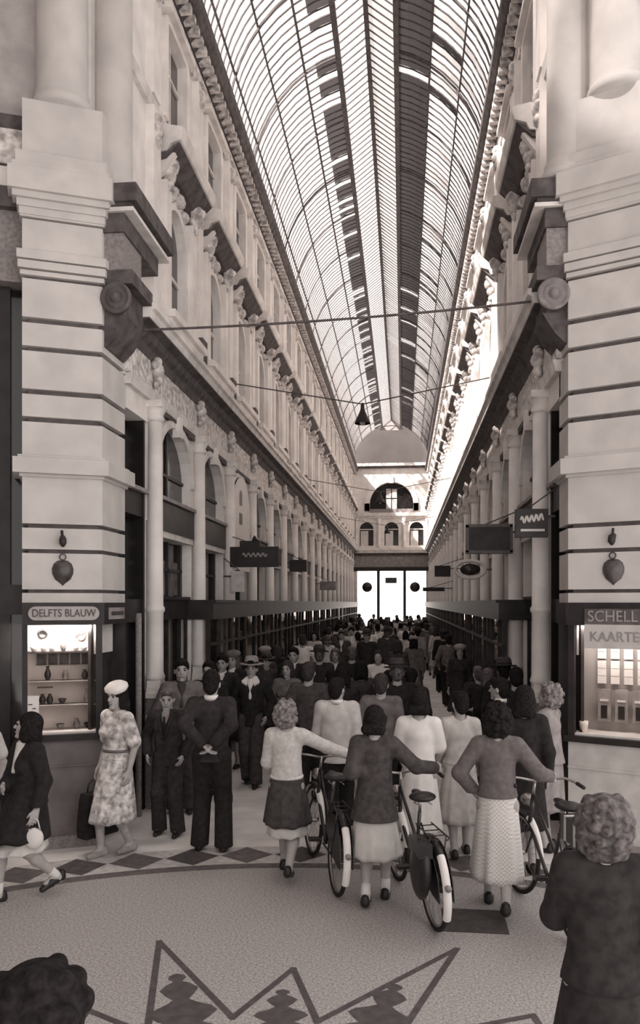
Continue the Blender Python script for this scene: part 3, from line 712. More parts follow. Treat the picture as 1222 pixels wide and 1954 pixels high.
# postcards in the right vitrine
L3 = L3R
for rz, z0, z1 in ((0, 1.86, 2.06), (1, 1.61, 1.84)):
    for i in range(5):
        u = .20+i*.128
        b = MB(); bx3(b, L3, u, u+.085, -.34, -.33, z0, z1); o = b.build('postcard_strip', PALE)
        b = MB()
        for q in (.33, .66): bx3(b, L3, u+.002, u+.083, -.33, -.328, z0+(z1-z0)*q, z0+(z1-z0)*q+.005)
        b.build('card_edge', GREYP, o)
        tag(o, '%s pale strip of cards from the left, %s row of the right vitrine' % (('first', 'second', 'third', 'fourth', 'fifth')[i], ('upper', 'middle')[rz]), 'postcards')
for i in range(4):
    u = .22+i*.165
    b = MB(); bx3(b, L3, u, u+.12, -.30, -.27, 1.24, 1.56); o = b.build('card_box', mat('grey_card_box', .30, .7, .2, 9))
    b = MB(); bx3(b, L3, u+.03, u+.09, -.269, -.262, 1.27, 1.40); b.build('dark_view', BLACK, o)
    b = MB(); bx3(b, L3, u+.02, u+.1, -.269, -.262, 1.44, 1.46); b.build('pale_label', PALE, o)
    tag(o, '%s grey box of view cards from the left in the right vitrine' % ('first', 'second', 'third', 'fourth')[i], 'card box')
b = MB(); b.lathe([(.03, 0), (.04, .06), (.045, .11), (.0, .11)], 12); o = b.build('cup', WHITE); o.location = Vector(L3(.12, -.12, 1.14)); tag(o, 'white cup in the left corner of the right vitrine', 'cup')

# rotunda walls left and right of the piers
def rot_wall(name, a, bpt, h, th=.4):
    a = Vector((a[0], a[1], 0)); e = Vector((bpt[0], bpt[1], 0)); d = (e-a); ln = d.length; d.normalize(); n_ = Vector((d.y, -d.x, 0))
    return a, d, n_, ln
a = Vector((-3.80, 7.80, 0)); d = Vector((-.93, -.37, 0)).normalized(); nn = Vector((.37, -.93, 0)).normalized()
TQ = lambda u, w, z: (a.x+d.x*u+nn.x*w, a.y+d.y*u+nn.y*w, z)
b = MB(); b.mat(STONE_M); tbox(b, TQ, -.2, 3, -.4, 0, 6.55, 13.5); tbox(b, TQ, 2.2, 3, -.4, 0, 0, 5.6)
wr = struct(b.build('wall_rotunda_left'))
def qb(name, m, *bs):
    b = MB()
    for q in bs: tbox(b, TQ, *q)
    return struct(b.build(name, m, wr))
qb('shop_glass', DGLASS, (-.2, 2.2, -.3, -.2, 0, 5.6)); qb('shop_frame', BLACK, (.1, .2, -.25, -.12, 0, 5.6), (-.2, 2.2, -.25, -.1, 2.3, 2.6), (-.2, 2.2, -.25, -.08, 0, .5))
qb('entablature', STONE_D, (-.2, 3, -.4, .03, 5.6, 6.3)); qb('cornice', DARKORN, (-.2, 3, -.4, .12, 6.3, 6.5)); qb('balcony_ledge', STONE, (-.2, 3, -.4, .1, 6.5, 6.7)); 
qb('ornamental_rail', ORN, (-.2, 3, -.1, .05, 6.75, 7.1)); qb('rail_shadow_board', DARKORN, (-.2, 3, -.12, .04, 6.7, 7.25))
# tall unseen rotunda drum, added to keep the low sun off the floor
b = MB(); vs = []
b.mat(STONE_M)
RW = 6.6
for i in range(28):
    a0 = math.radians(122+i*10); a1 = math.radians(132+i*10)
    for q in (0,):
        h0 = 16.0
        p = [(RC.x+r*math.cos(t), RC.y+r*math.sin(t)) for r, t in ((RW, a0), (RW, a1), (RW+.4, a1), (RW+.4, a0))]
        b.prism(p, 0 if i < 13 else 10.0, h0)
struct(b.build('wall_rotunda_sunshade'))
b = MB(); n = 60; vs = []; fs = []
for z in (16.0, 16.3):
    for r in (5.0, 7.2):
        for i in range(n):
            q = 2*PI*i/n; r_ = r if r < 6 or not (math.radians(48) < q < math.radians(120)) else 5.9
            vs.append((RC.x+r_*math.cos(q), RC.y+r_*math.sin(q), z))
for i in range(n):
    j = (i+1) % n; fs += [(i, j, n+j, n+i), (2*n+i, 3*n+i, 3*n+j, 2*n+j), (i, 2*n+i, 2*n+j, j), (n+i, n+j, 3*n+j, 3*n+i)]
b.add(vs, fs); cr_ = struct(b.build('ceiling_rotunda', STONE_M))  # unseen ring ceiling, its opening sized to dim the light on the piers
b = MB(); prof = [(5.0*math.cos(q*PI/2/8), 16.3+3.0*math.sin(q*PI/2/8)) for q in range(9)]; prof[-1] = (.02, 19.3)

for mt_, p_ in ((DOMEG, prof[:3]), (DOMEF, prof[2:-1])):
    b.mat(mt_); b.lathe(p_, 48, (RC.x, RC.y, 0)); b.f = b.f[:-2]; b.m = b.m[:-2]; b.sm = b.sm[:-2]
struct(b.build('dome_glass', None, cr_, recalc=False))  # unseen dome, clear and frosted rows set to shape the sun on the piers
for i in range(16):
    a_ = 2*PI*i/16; b = MB(); b.tube([(RC.x+r*math.cos(a_), RC.y+r*math.sin(a_), z) for r, z in prof], .06, 6); struct(b.build('dome_rib', IRON, cr_))
# ------------------------------------------------------------------ figures: smooth-blended bodies meshed with surface nets
class Field:
    def __init__(s, lo, hi, res):
        s.res = res; s.lo = np.array(lo, float); s.n = np.ceil((np.array(hi)-s.lo)/res).astype(int)+1
        s.a = np.full(s.n, 1.0, np.float32)
        s.ax = [s.lo[i]+res*np.arange(s.n[i]) for i in range(3)]
    def _blk(s, lo, hi):
        i0 = np.clip(np.floor((np.array(lo)-s.lo)/s.res).astype(int), 0, s.n); i1 = np.clip(np.ceil((np.array(hi)-s.lo)/s.res).astype(int)+1, 0, s.n)
        if np.any(i1 <= i0): return None
        sl = tuple(slice(a, b) for a, b in zip(i0, i1))
        X = s.ax[0][sl[0]].astype(np.float32)[:, None, None]; Y = s.ax[1][sl[1]].astype(np.float32)[None, :, None]; Z = s.ax[2][sl[2]].astype(np.float32)[None, None, :]
        return sl, X, Y, Z
    def _mix(s, sl, d, k, sub=False):
        a = s.a[sl]
        if sub: s.a[sl] = np.maximum(a, -d); return
        if k <= 0: s.a[sl] = np.minimum(a, d)
        else:
            h = np.maximum(k-np.abs(a-d), 0)/k; s.a[sl] = np.minimum(a, d)-h*h*k*.25
    def cone(s, p, q, r1, r2=None, k=.02, sub=False, sy=1.0):
        r2 = r1 if r2 is None else r2; p = np.array(p, float); q = np.array(q, float); m = max(r1, r2)*max(1, 1/sy)+k+2.5*s.res
        B = s._blk(np.minimum(p, q)-m, np.maximum(p, q)+m)
        if B is None: return
        sl, X, Y, Z = B; ba = q-p; L2 = max(float(ba@ba), 1e-9)
        px, py, pz = X-p[0], Y-p[1], Z-p[2]
        t = np.clip((px*ba[0]+py*ba[1]+pz*ba[2])/L2, 0, 1)
        d = np.sqrt((px-t*ba[0])**2+((py-t*ba[1])*sy)**2+(pz-t*ba[2])**2)-(r1+(r2-r1)*t)
        s._mix(sl, d, k, sub)
    def ell(s, c, r, k=.02, R=None, sub=False):
        c = np.array(c, float); m = max(r)+k+2.5*s.res; B = s._blk(c-m, c+m)
        if B is None: return
        sl, X, Y, Z = B; P = [X-c[0], Y-c[1], Z-c[2]]
        if R is not None: P = [R[0][i]*P[0]+R[1][i]*P[1]+R[2][i]*P[2] for i in range(3)]
        k0 = np.sqrt((P[0]/r[0])**2+(P[1]/r[1])**2+(P[2]/r[2])**2); k1 = np.sqrt((P[0]/r[0]**2)**2+(P[1]/r[1]**2)**2+(P[2]/r[2]**2)**2)
        s._mix(sl, k0*(k0-1)/np.maximum(k1, 1e-6), k, sub)
    def cut(s, n, c):                                     # keep n.p <= c
        X, Y, Z = [s.ax[i].astype(np.float32).reshape([-1 if j == i else 1 for j in range(3)]) for i in range(3)]
        s.a = np.maximum(s.a, n[0]*X+n[1]*Y+n[2]*Z-np.float32(c))
    def mesh(s):
        A = s.a; ins = A < 0; n = A.shape
        c = np.zeros((n[0]-1, n[1]-1, n[2]-1), np.int8); offs = [(i, j, k) for i in (0, 1) for j in (0, 1) for k in (0, 1)]
        for i, j, k in offs: c += ins[i:n[0]-1+i, j:n[1]-1+j, k:n[2]-1+k]
        act = (c > 0) & (c < 8); I, J, K = np.nonzero(act); N = len(I)
        if N == 0: return np.zeros((0, 3)), np.zeros((0, 4), int)
        idx = np.full(c.shape, -1, np.int32); idx[I, J, K] = np.arange(N)
        val = {o: A[I+o[0], J+o[1], K+o[2]] for o in offs}; acc = np.zeros((N, 3)); cnt = np.zeros(N)
        for o in offs:
            for ax in range(3):
                if o[ax]: continue
                e = list(o); e[ax] = 1; e = tuple(e); a, b = val[o], val[e]; x = (a < 0) != (b < 0)
                t = np.where(x, a/np.where(x, a-b, 1), 0)
                for q in range(3): acc[:, q] += np.where(x, o[q]+(t if q == ax else 0), 0)
                cnt += x
        v = (acc/cnt[:, None]+np.stack([I, J, K], 1))*s.res+s.lo
        F_ = []
        for ax in range(3):
            b_, c_ = (ax+1) % 3, (ax+2) % 3
            sl0 = [slice(None)]*3; sl1 = [slice(None)]*3; sl0[ax] = slice(0, -1); sl1[ax] = slice(1, None)
            x = ins[tuple(sl0)] != ins[tuple(sl1)]; P = np.stack(np.nonzero(x), 1)
            P = P[(P[:, b_] > 0) & (P[:, c_] > 0) & (P[:, b_] < n[b_]-1) & (P[:, c_] < n[c_]-1)]
            def g_(db, dc): Q = P.copy(); Q[:, b_] -= db; Q[:, c_] -= dc; return idx[Q[:, 0], Q[:, 1], Q[:, 2]]
            q = np.stack([g_(1, 1), g_(0, 1), g_(0, 0), g_(1, 0)], 1)
            fl = ~ins[P[:, 0], P[:, 1], P[:, 2]]; q[fl] = q[fl][:, ::-1]; F_.append(q)
        return v, np.concatenate(F_)
def np_obj(name, v, f, m, parent, extra=None):
    if extra is not None:
        ev, ef = extra; f4 = [tuple(x) for x in f]; b0 = len(v); v = np.concatenate([v, np.array(ev)]) if len(v) else np.array(ev)
        f = np.array(f4+[tuple(i+b0 for i in q) for q in ef])
    me = bpy.data.meshes.new(name); nv, nf = len(v), len(f)
    me.vertices.add(nv); me.vertices.foreach_set('co', np.asarray(v, np.float32).ravel())
    me.loops.add(nf*4); me.loops.foreach_set('vertex_index', np.asarray(f, np.int32).ravel())
    me.polygons.add(nf); me.polygons.foreach_set('loop_start', np.arange(0, nf*4, 4, dtype=np.int32)); me.polygons.foreach_set('use_smooth', np.ones(nf, bool))
    me.update(calc_edges=True); me.validate(); me.materials.append(m)
    o = bpy.data.objects.new(name, me); COL.objects.link(o); o.parent = parent; return o

SKIN = mat('skin', .42, .6, .08, 20); SKIND = mat('shaded_skin', .30, .6, .1, 20)
HAIRD = mat('dark_hair', .018, .85, .4, 45, bump=.4, spec=.08); HAIRM = mat('brown_hair', .05, .8, .4, 40, bump=.4, spec=.1); HAIRL = mat('fair_hair', .20, .55, .55, 34, bump=.8); HAIRG = mat('light_brown_curls', .11, .55, .6, 34, bump=.9)
C_BLACK = mat('black_wool', .020, .9, .3, 20, bump=.15); C_DARK = mat('charcoal_wool', .034, .9, .3, 18, bump=.15); C_DGREY = mat('dark_grey_wool', .065, .9, .25, 18, bump=.15)
C_GREY = mat('grey_cloth', .16, .9, .2, 14, bump=.15); C_MID = mat('mid_grey_cloth', .32, .9, .15, 12, bump=.15); C_LIGHT = mat('light_grey_cloth', .60, .9, .12, 12, bump=.15); C_WHITE = mat('white_cotton', .86, .85, .06, 10, bump=.1)
C_SWEAT = mat('pale_grey_jersey', .58, .95, .12, 26, bump=.25); C_SWEATD = mat('grey_jersey', .15, .95, .15, 26, bump=.25)
C_FLOR = mat('floral_print', .28, .85, 0, 15, v2=.86); C_CHECK = mat('small_check_cotton', .58, .9, 0, 62, v2=.80, pat='check'); C_SKIRTL = mat('beige_cotton', .64, .9, .10, 6)
LEATHER = mat('dark_leather', .02, .4, .3, 12, spec=.4); SHOEW = mat('white_shoe', .72, .6, .05, 9)

def ik(a, t, l1, l2, pole):
    a, t, pole = Vector(a), Vector(t), Vector(pole); d = t-a; L = d.length
    if L > (l1+l2)*.995: d = d*((l1+l2)*.995/L); L = d.length; t = a+d
    x = (l1*l1-l2*l2+L*L)/(2*L); h = math.sqrt(max(l1*l1-x*x, 0)); dn = d.normalized(); p = pole-dn*pole.dot(dn)
    if p.length < 1e-4: p = Vector((0, 0, -1))
    return a+dn*x+p.normalized()*h, t
ARM = {  # wrist target relative to the shoulder (right arm, x outward), elbow pole
 'down': ((.07, .03, -.50), (.3, -1, 0)), 'fwd': ((.02, .24, -.42), (.4, -1, -.2)), 'back': ((.08, -.22, -.44), (.3, -1, .2)),
 'hold': ((-.05, .34, -.26), (.5, -.6, -.6)), 'hip': ((.02, .08, -.42), (1, -.4, 0)), 'behind': ((-.115, -.19, -.35), (.8, -.8, .1)),
 'belly': ((-.14, .22, -.30), (.8, -.4, -.5)), 'out': ((.50, .06, -.10), (.2, -1, -.4)), 'pocket': ((.05, .07, -.44), (.7, -1, 0)), 'purse': ((.10, .16, -.30), (.6, -1, -.4)), 'chest': ((-.12, .20, -.12), (.8, -.2, -.6))}
LEG = {'stand': ((-.085, .0, 0), (.085, .02, 0)), 'stand2': ((-.12, .03, 0), (.12, -.02, 0)), 'walk_r': ((-.06, -.26, .07), (.07, .24, 0)), 'walk_l': ((-.07, .24, 0), (.06, -.26, .07)),
       'step_r': ((-.07, -.12, .02), (.08, .13, 0)), 'step_l': ((-.08, .13, 0), (.07, -.12, .02))}
def person(P, h, spec, name='person'):
    """P ground point, h heading (0 faces down the passage), spec dict -> Empty with body and clothes."""
    sp = dict(H=1.68, sex='w', legs='stand', armL='down', armR='down', lean=0.0, yaw=0.0, pitch=0.0, res=.012, hair='bob', hairm=HAIRD, top=None, bottom=None, skin=SKIN, fing=True, fat=1.0, seed=1)
    sp.update(spec); rs = random.Random(sp['seed']); res = sp['res']; w = sp['sex'] == 'w'; ft = sp['fat']
    sc = sp['H']/1.70
    root = empty(name, (P[0], P[1], 0), h); root.scale = (sc, sc, sc)
    toloc = lambda q: (Matrix.Rotation(-h, 3, 'Z') @ (Vector(q)-Vector((P[0], P[1], 0))))/sc
    lg = LEG[sp['legs']]; stride = max(abs(lg[0][1]-lg[1][1]), 0)
    pz = .915-.10*stride**2*1.6
    ln = sp['lean']; up = Vector((0, math.sin(ln), math.cos(ln))); fw = Vector((0, math.cos(ln), -math.sin(ln)))
    pel = Vector((0, -.01, pz)); bp = lambda x, y, z: pel+Vector((x, 0, 0))+fw*y+up*(z-.915)
    sw = (.148 if w else .168); shz = 1.385 if w else 1.40
    SH = [bp(-sw, 0, shz), bp(sw, 0, shz)]; HIP = [pel+Vector((-.085, 0, -.01)), pel+Vector((.085, 0, -.01))]
    l1, l2 = (.28, .245)
    EL, WR = [], []
    for i, key in enumerate(('armL', 'armR')):
        a = sp[key]; s_ = -1 if i == 0 else 1
        if isinstance(a, str): t, po = ARM[a]; t = SH[i]+Vector((t[0]*s_, t[1], t[2])); po = Vector((po[0]*s_, po[1], po[2]))
        else: t = toloc(a); po = Vector((.35*s_, -.75, -.6)); t = t-(t-SH[i]).normalized()*.07
        e, t = ik(SH[i], t, l1, l2, po); EL.append(e); WR.append(t)
    KN, AN = [], []
    for i in (0, 1):
        t = Vector((lg[i][0], lg[i][1], lg[i][2]+.075)); k_, t = ik(HIP[i], t, .43, .42, (0, 1, 0)); KN.append(k_); AN.append(t)
    # head frame
    yw, pt = sp['yaw'], sp['pitch']
    RH = Matrix.Rotation(yw, 3, 'Z') @ Matrix.Rotation(pt, 3, 'X') @ Matrix.Rotation(-ln*.5, 3, 'X')
    nb = bp(0, -.015, 1.44); hc = nb+Vector((0, .02+.03*math.sin(ln), .145)); hp = lambda x, y, z: hc+RH @ Vector((x, y, z)); Rn = [list(r) for r in RH]
    pts = SH+EL+WR+KN+AN+[hc]; ex = .24
    lo = [min(p[i] for p in pts)-ex for i in range(3)]; hi = [max(p[i] for p in pts)+ex for i in range(3)]; lo[2] = -.03; hi[2] = hc[2]+.2
    # ---- body
    f = Field(lo, hi, res)
    for p_, q_, r1, r2 in ((bp(0, 0, .93), bp(0, .0, 1.10), .135, .115), (bp(0, 0, 1.10), bp(0, .005, 1.28), .115, .135)): f.cone(p_, q_, r1*ft*.92, r2*ft*.92, .05, sy=1.25)
    f.cone(SH[0]+Vector((.03, 0, -.01)), SH[1]-Vector((.03, 0, .01)), .062, .062, .05)
    f.cone(nb-up*.05, hc-Vector((0, .01, .05)), .056 if w else .062, .05, .03)
    if w:
        for s_ in (-1, 1): f.ell(bp(.07*s_, .09, 1.24), (.06, .055, .06), .04)
    for i in (0, 1):
        f.cone(SH[i], EL[i], .05*ft, .040, .03); f.cone(EL[i], WR[i], .039, .026, .02)
        f.cone(HIP[i], KN[i], .085*ft, .056, .04); f.cone(KN[i], KN[i].lerp(AN[i], .35), .052, .055, .03); f.cone(KN[i].lerp(AN[i], .3), AN[i], .053, .034, .03)
        f.cone(AN[i], AN[i]+Vector((0, .11, -.045)), .034, .026, .02); f.cone(AN[i], AN[i]+Vector((0, -.03, -.04)), .035, .03, .02)
    f.ell(hp(0, -.012, .03), (.077, .096, .098), .02, Rn); f.ell(hp(0, .02, -.03), (.060, .075, .082), .025, Rn)
    f.cone(hp(0, .088, .02), hp(0, .112, -.022), .009, .015, .012); f.ell(hp(0, .085, -.062), (.027, .014, .012), .01, Rn); f.ell(hp(0, .075, -.1), (.028, .022, .02), .02, Rn)
    for s_ in (-1, 1):
        f.ell(hp(.078*s_, -.01, -.005), (.012, .024, .034), .006, Rn); f.ell(hp(.034*s_, .1, .012), (.017, .012, .010), 0, Rn, sub=True); f.ell(hp(.033*s_, .083, .034), (.025, .014, .008), .01, Rn)
    for i in (0, 1):                                       # hands
        s_ = -1 if i == 0 else 1; d = (WR[i]-EL[i]).normalized(); x_ = Vector((-s_, 0, 0)); nrm = (x_-d*x_.dot(d)); nrm.normalize(); sd2 = d.cross(nrm)*(-s_)
        if sd2.dot(Vector((0, 1, 0))) < 0: sd2 = -sd2
        grip = sp['arm'+'LR'[i]]; cr = .95 if not isinstance(grip, str) else .35
        kn = WR[i]+d*.085
        for q in (-.028, -.010, .009, .027): f.cone(WR[i]+d*.01+sd2*q*.5, kn+sd2*q, .016, .0125, .012)
        if sp['fing']:
            for q, ln_ in ((-.031, .62), (-.0105, .86), (.0105, .95), (.031, .85)):
                p0 = kn+sd2*q; ang = cr*.55
                for j, sl_ in enumerate((.040, .027, .022)):
                    dd = d*math.cos(ang)+nrm*math.sin(ang); p1 = p0+dd*sl_*ln_+sd2*q*.05; f.cone(p0, p1, .0100-.0008*j, .0092-.0008*j, .003); p0 = p1; ang += cr*.75
            p0 = WR[i]+d*.03+sd2*.022; p1 = p0+d*.03+sd2*.022+nrm*.012; p2 = p1+d*.03+sd2*.004+nrm*.016
            f.cone(p0, p1, .015, .012, .012); f.cone(p1, p2, .0115, .0095, .004)
        else: f.cone(kn, kn+d*.06+nrm*.02, .03, .018, .02)
    v, q = f.mesh(); np_obj('body', v, q, sp['skin'], root)
    if sp.get('face'):
        for s_ in (-1, 1):
            b = MB(); b.ell(hp(.034*s_, .089, .012), (.013, .009, .007), 8, 6); b.build('eye', HAIRD, root); b = MB(); b.tube([hp(.018*s_, .102, .033), hp(.034*s_, .1, .038), hp(.052*s_, .088, .032)], .004, 5); b.build('eyebrow', HAIRM, root)
        b = MB(); b.tube([hp(-.024, .095, -.062), hp(0, .1015, -.061), hp(.024, .095, -.062)], .004, 5); b.build('mouth', mat('lips', .12, .5), root)
    # ---- hair
    hs = sp['hair']; hr = max(res*.8, .006) if res < .011 else res
    if hs and hs != 'none':
        f = Field([hc[i]-.24 for i in range(3)], [hc[i]+.22 for i in range(3)], hr); rb = random.Random(sp['seed']*7+3)
        if hs == 'short':
            f.ell(hp(0, -.02, .045), (.086, .102, .098), .02, Rn); f.ell(hp(0, -.055, -.02), (.07, .06, .085), .03, Rn); f.ell(hp(0, .06, .10), (.05, .045, .03), .03, Rn)
        elif hs == 'bald':
            f.ell(hp(0, -.05, -.02), (.084, .065, .055), .02, Rn)
        elif hs == 'bob':
            f.ell(hp(0, -.025, .045), (.092, .108, .10), .03, Rn); f.ell(hp(0, -.06, -.055), (.098, .075, .10), .04, Rn)
            for s_ in (-1, 1): f.ell(hp(.078*s_, -.01, -.05), (.03, .055, .085), .03, Rn)
            for _ in range(14):
                a = rb.uniform(.5, PI*2-.5)-PI/2+PI; f.ell(hp(.095*math.sin(a), -.03-.085*abs(math.cos(a)), -.12+rb.uniform(-.02, .05)), (.026,)*3, .02)
        elif hs == 'curls' or hs == 'bigcurls':
            e = 1.12 if hs == 'bigcurls' else 1.0
            f.ell(hp(0, -.03, .03), (.098*e, .11*e, .105*e), .03, Rn); f.ell(hp(0, -.06, -.05), (.10*e, .075*e, .09*e), .03, Rn)
            for _ in range(80):
                zz = rb.uniform(-.12, .13); a = rb.uniform(0, 2*PI); r_ = math.sqrt(max(.02, 1-((zz-.0)/.145)**2)); x = math.sin(a)*.10*r_*e; y = math.cos(a)*.112*r_*e-.03
                if y > .045 and zz < .06: continue
                f.ell(hp(x, y, zz), (rb.uniform(.017, .03),)*3, .008)
        elif hs == 'roll':
            f.ell(hp(0, -.025, .045), (.09, .106, .098), .03, Rn); f.cone(hp(-.06, -.09, -.07), hp(.06, -.09, -.07), .042, .042, .03)
            for s_ in (-1, 1): f.cone(hp(.07*s_, -.07, -.06), hp(.08*s_, .02, .02), .03, .026, .03)
        if hs != 'bald': f.ell(hp(0, .105, -.02), (.068, .075, .09), 0, Rn, sub=True)
        v, q = f.mesh(); np_obj('hair', v, q, sp['hairm'], root)
    hat = sp.get('hat')
    if hat:
        k_, hm, bm = hat; rt = RH.to_4x4(); rt.translation = hc
        b = MB(); b.M = rt @ Matrix.Translation((0, -.015, .045)) @ Matrix.Rotation(sp.get('hattilt', -.12), 4, 'X')
        if k_ == 'fedora': b.lathe([(.0, .035), (.09, .022), (.15, .018), (.168, .03), (.15, .034), (.1, .036), (.098, .06), (.09, .11), (.07, .135), (.03, .125), (0, .12)], 20)
        elif k_ == 'cap': b.lathe([(.0, .02), (.095, .02), (.108, .045), (.1, .085), (.06, .1), (0, .104)], 18); b.ell((0, .105, .025), (.07, .055, .010), 12, 6)
        elif k_ == 'beret': b.lathe([(.0, .0), (.093, .0), (.098, .02), (.12, .045), (.118, .075), (.08, .105), (.03, .117), (0, .118)], 20)
        o = b.build('hat', hm, root)
        if bm is not None:
            b = MB(); b.M = rt @ Matrix.Translation((0, -.015, .045)) @ Matrix.Rotation(sp.get('hattilt', -.12), 4, 'X'); z0 = .04 if k_ == 'fedora' else .0; r0 = .1005
            b.lathe([(r0-.004, z0-.012), (r0, z0-.012), (r0, z0+.022), (r0-.004, z0+.022)], 18); b.build('hat_band', bm, o)
    # ---- upper garment
    tp = sp['top']
    def shell(inf, hem, sl_len, cuff=.008, neck=.075, wf=1.0):
        f = Field(lo, hi, res)
        fl_ = .16*max(0, 1.0-hem) if w else 0
        f.cone(bp(0, 0, hem-.02), bp(0, 0, 1.10), (.155 if w else .15)*ft*wf+inf*.6+fl_, (.12 if w else .142)*ft+inf*.7, .05, sy=1.1 if w else 1.2)
        f.cone(bp(0, 0, 1.10), bp(0, .0, 1.27), (.12 if w else .142)*ft+inf*.7, (.138 if w else .158)*ft+inf*.6, .05, sy=1.25)
        f.cone(SH[0]+Vector((.04, 0, -.02)), SH[1]-Vector((.04, 0, .02)), .058+inf*.6, .058+inf*.6, .05)
        f.cone(bp(-.06, -.01, 1.425), bp(.06, -.01, 1.425), .045+inf*.4, .045+inf*.4, .05)
        if w:
            for s_ in (-1, 1): f.ell(bp(.07*s_, .095, 1.24), (.065, .06, .062), .05)
        for i in (0, 1):
            if sl_len <= .02: continue
            if sl_len < 1: e = SH[i].lerp(EL[i], sl_len); f.cone(SH[i], e, .058*ft+inf, .054+inf+.012, .035)
            else: f.cone(SH[i], EL[i], .056*ft+inf, .045+inf, .04); t = min(1, sl_len-1); e = EL[i].lerp(WR[i], t); f.cone(EL[i], e, .045+inf, .032+inf+cuff, .03)
        nn_ = up; f.cut((0, -math.sin(ln), -math.cos(ln)), -(pel.dot(up)+(hem-.915)))
        f.cone(nb+up*.03, nb+up*.16, neck, neck*1.1, 0, sub=True)
        return f
    def skirt(z0, z1, rx0, ry0, rx1, ry1, amp=.012, nf=9, th=.008):
        vs = []; fs = []; n = 48; m = 14; ph = rs.random()*6
        cxh = (KN[0].x+KN[1].x)/2*.5; cyh = (KN[0].y+KN[1].y)/2*.6
        spread = abs(KN[0].y-KN[1].y)*.45
        for lay in (0, 1):
            for j in range(m+1):
                t = j/m; z = z0+(z1-z0)*t; e = t**.8
                for i in range(n):
                    a = 2*PI*i/n; rp = 1+0*a; am = amp*t**1.3*(math.sin(nf*a+ph)+.5*math.sin((nf*2-3)*a+2*ph))
                    rx = rx0+(rx1-rx0)*e+am-th*lay; ry = ry0+(ry1+spread-ry0)*e+am-th*lay
                    c0 = pel+up*(z-pz) if z > pz else Vector((0, pel.y, z))
                    hh = .012*math.sin(nf*a+ph)*t**3
                    vs.append((c0.x+cxh*t+rx*math.cos(a), c0.y+cyh*t+ry*math.sin(a), c0.z+hh))
        L = (m+1)*n
        for lay in (0, 1):
            for j in range(m):
                for i in range(n):
                    p_ = (lay*L+j*n+i, lay*L+j*n+(i+1) % n, lay*L+(j+1)*n+(i+1) % n, lay*L+(j+1)*n+i); fs.append(p_ if lay else p_[::-1])
        for i in range(n):
            fs.append((m*n+i, L+m*n+i, L+m*n+(i+1) % n, m*n+(i+1) % n)); fs.append((i, (i+1) % n, L+(i+1) % n, L+i))
        return vs, fs
    if tp:
        kind, tm = tp[0], tp[1]
        inf = {'jacket': .016, 'coat': .020, 'sweater': .014, 'blouse': .010, 'dress': .010, 'shirt': .012}[kind]
        hem = {'jacket': .82, 'coat': .90, 'sweater': .98, 'blouse': .98, 'dress': .97, 'shirt': .92}[kind]
        sl = {'jacket': 1.95, 'coat': 1.95, 'sweater': 1.9, 'blouse': .62, 'dress': .6, 'shirt': 1.3}[kind]
        if len(tp) > 2: sl = tp[2]
        if len(tp) > 3: hem = tp[3]
        f = shell(inf, hem, sl, neck=.066 if kind != 'jacket' else .068); v, q = f.mesh(); ext = None
        if kind == 'coat': ext = skirt(1.0, sp.get('hem', .42), .15, .125, .235, .20, .010, 7)
        if kind == 'dress': ext = skirt(1.03, sp.get('hem', .40), .142, .115, .225, .20, .016, 9)
        np_obj(kind, v, q, tm, root, ext)
    if sp.get('shirtfront'):                                # pale V of shirt at the chest
        f = Field(lo, hi, min(res, .012)); f.cone(bp(0, .055, 1.425), bp(0, .128*ft+.0, 1.20), .052, .02, .02, sy=.9); f.cone(nb-up*.01, nb+up*.02, .066, .064, .01)
        v, q = f.mesh(); o = np_obj('shirt_front', v, q, sp['shirtfront'], root)
        if sp.get('tie'): b = MB(); b.tube([bp(0, .125, 1.41), bp(0, .155*ft, 1.20)], [.014, .022], 6); b.build('necktie', sp['tie'], o)
    if sp.get('lapel'):
        b = MB()
        for s_ in (-1, 1): b.tube([bp(.06*s_, .02, 1.475), bp(.075*s_, .09, 1.40), bp(.04*s_, .145*ft, 1.27), bp(.0, .165*ft, 1.14)], [.02, .026, .022, .008], 6)
        b.build('lapel', sp['lapel'], root)
    if sp.get('collar'):
        b = MB(); b.lathe([(.064, -.005), (.071, -.008), (.066, .035), (.060, .035)], 18, nb+up*.012); b.build('shirt_collar', sp['collar'], root)
    if sp.get('opencollar'):
        for s_ in (-1, 1):
            b = MB(); b.add([bp(.03*s_, .03, 1.50), bp(.075*s_, -.01, 1.49), bp(.125*s_, .09, 1.43), bp(.05*s_, .125, 1.38), bp(.03*s_, .06, 1.47), bp(.07*s_, .01, 1.47), bp(.12*s_, .08, 1.40), bp(.05*s_, .11, 1.36)], [(0, 1, 2, 3), (4, 7, 6, 5), (0, 4, 5, 1), (1, 5, 6, 2), (2, 6, 7, 3), (3, 7, 4, 0)]); b.build('collar_wing', sp['opencollar'], root)
    # ---- lower garment
    bt = sp['bottom']
    if bt and bt[0] == 'skirt':
        hz = bt[2] if len(bt) > 2 else .40; fl = bt[3] if len(bt) > 3 else .225
        zt = 1.06 if not tp or tp[0] in ('blouse', 'shirt') else min(1.06, (tp[3] if len(tp) > 3 else .98)+.05)
        kt = (1.06-zt)/(1.06-hz); rt_ = .130+(fl-.135)*kt**.8*.8; ev, ef = skirt(zt, hz, rt_, rt_*.82, fl, fl*.86, .014, 8); np_obj('skirt', np.zeros((0, 3)), np.zeros((0, 4), int), bt[1], root, (ev, ef))
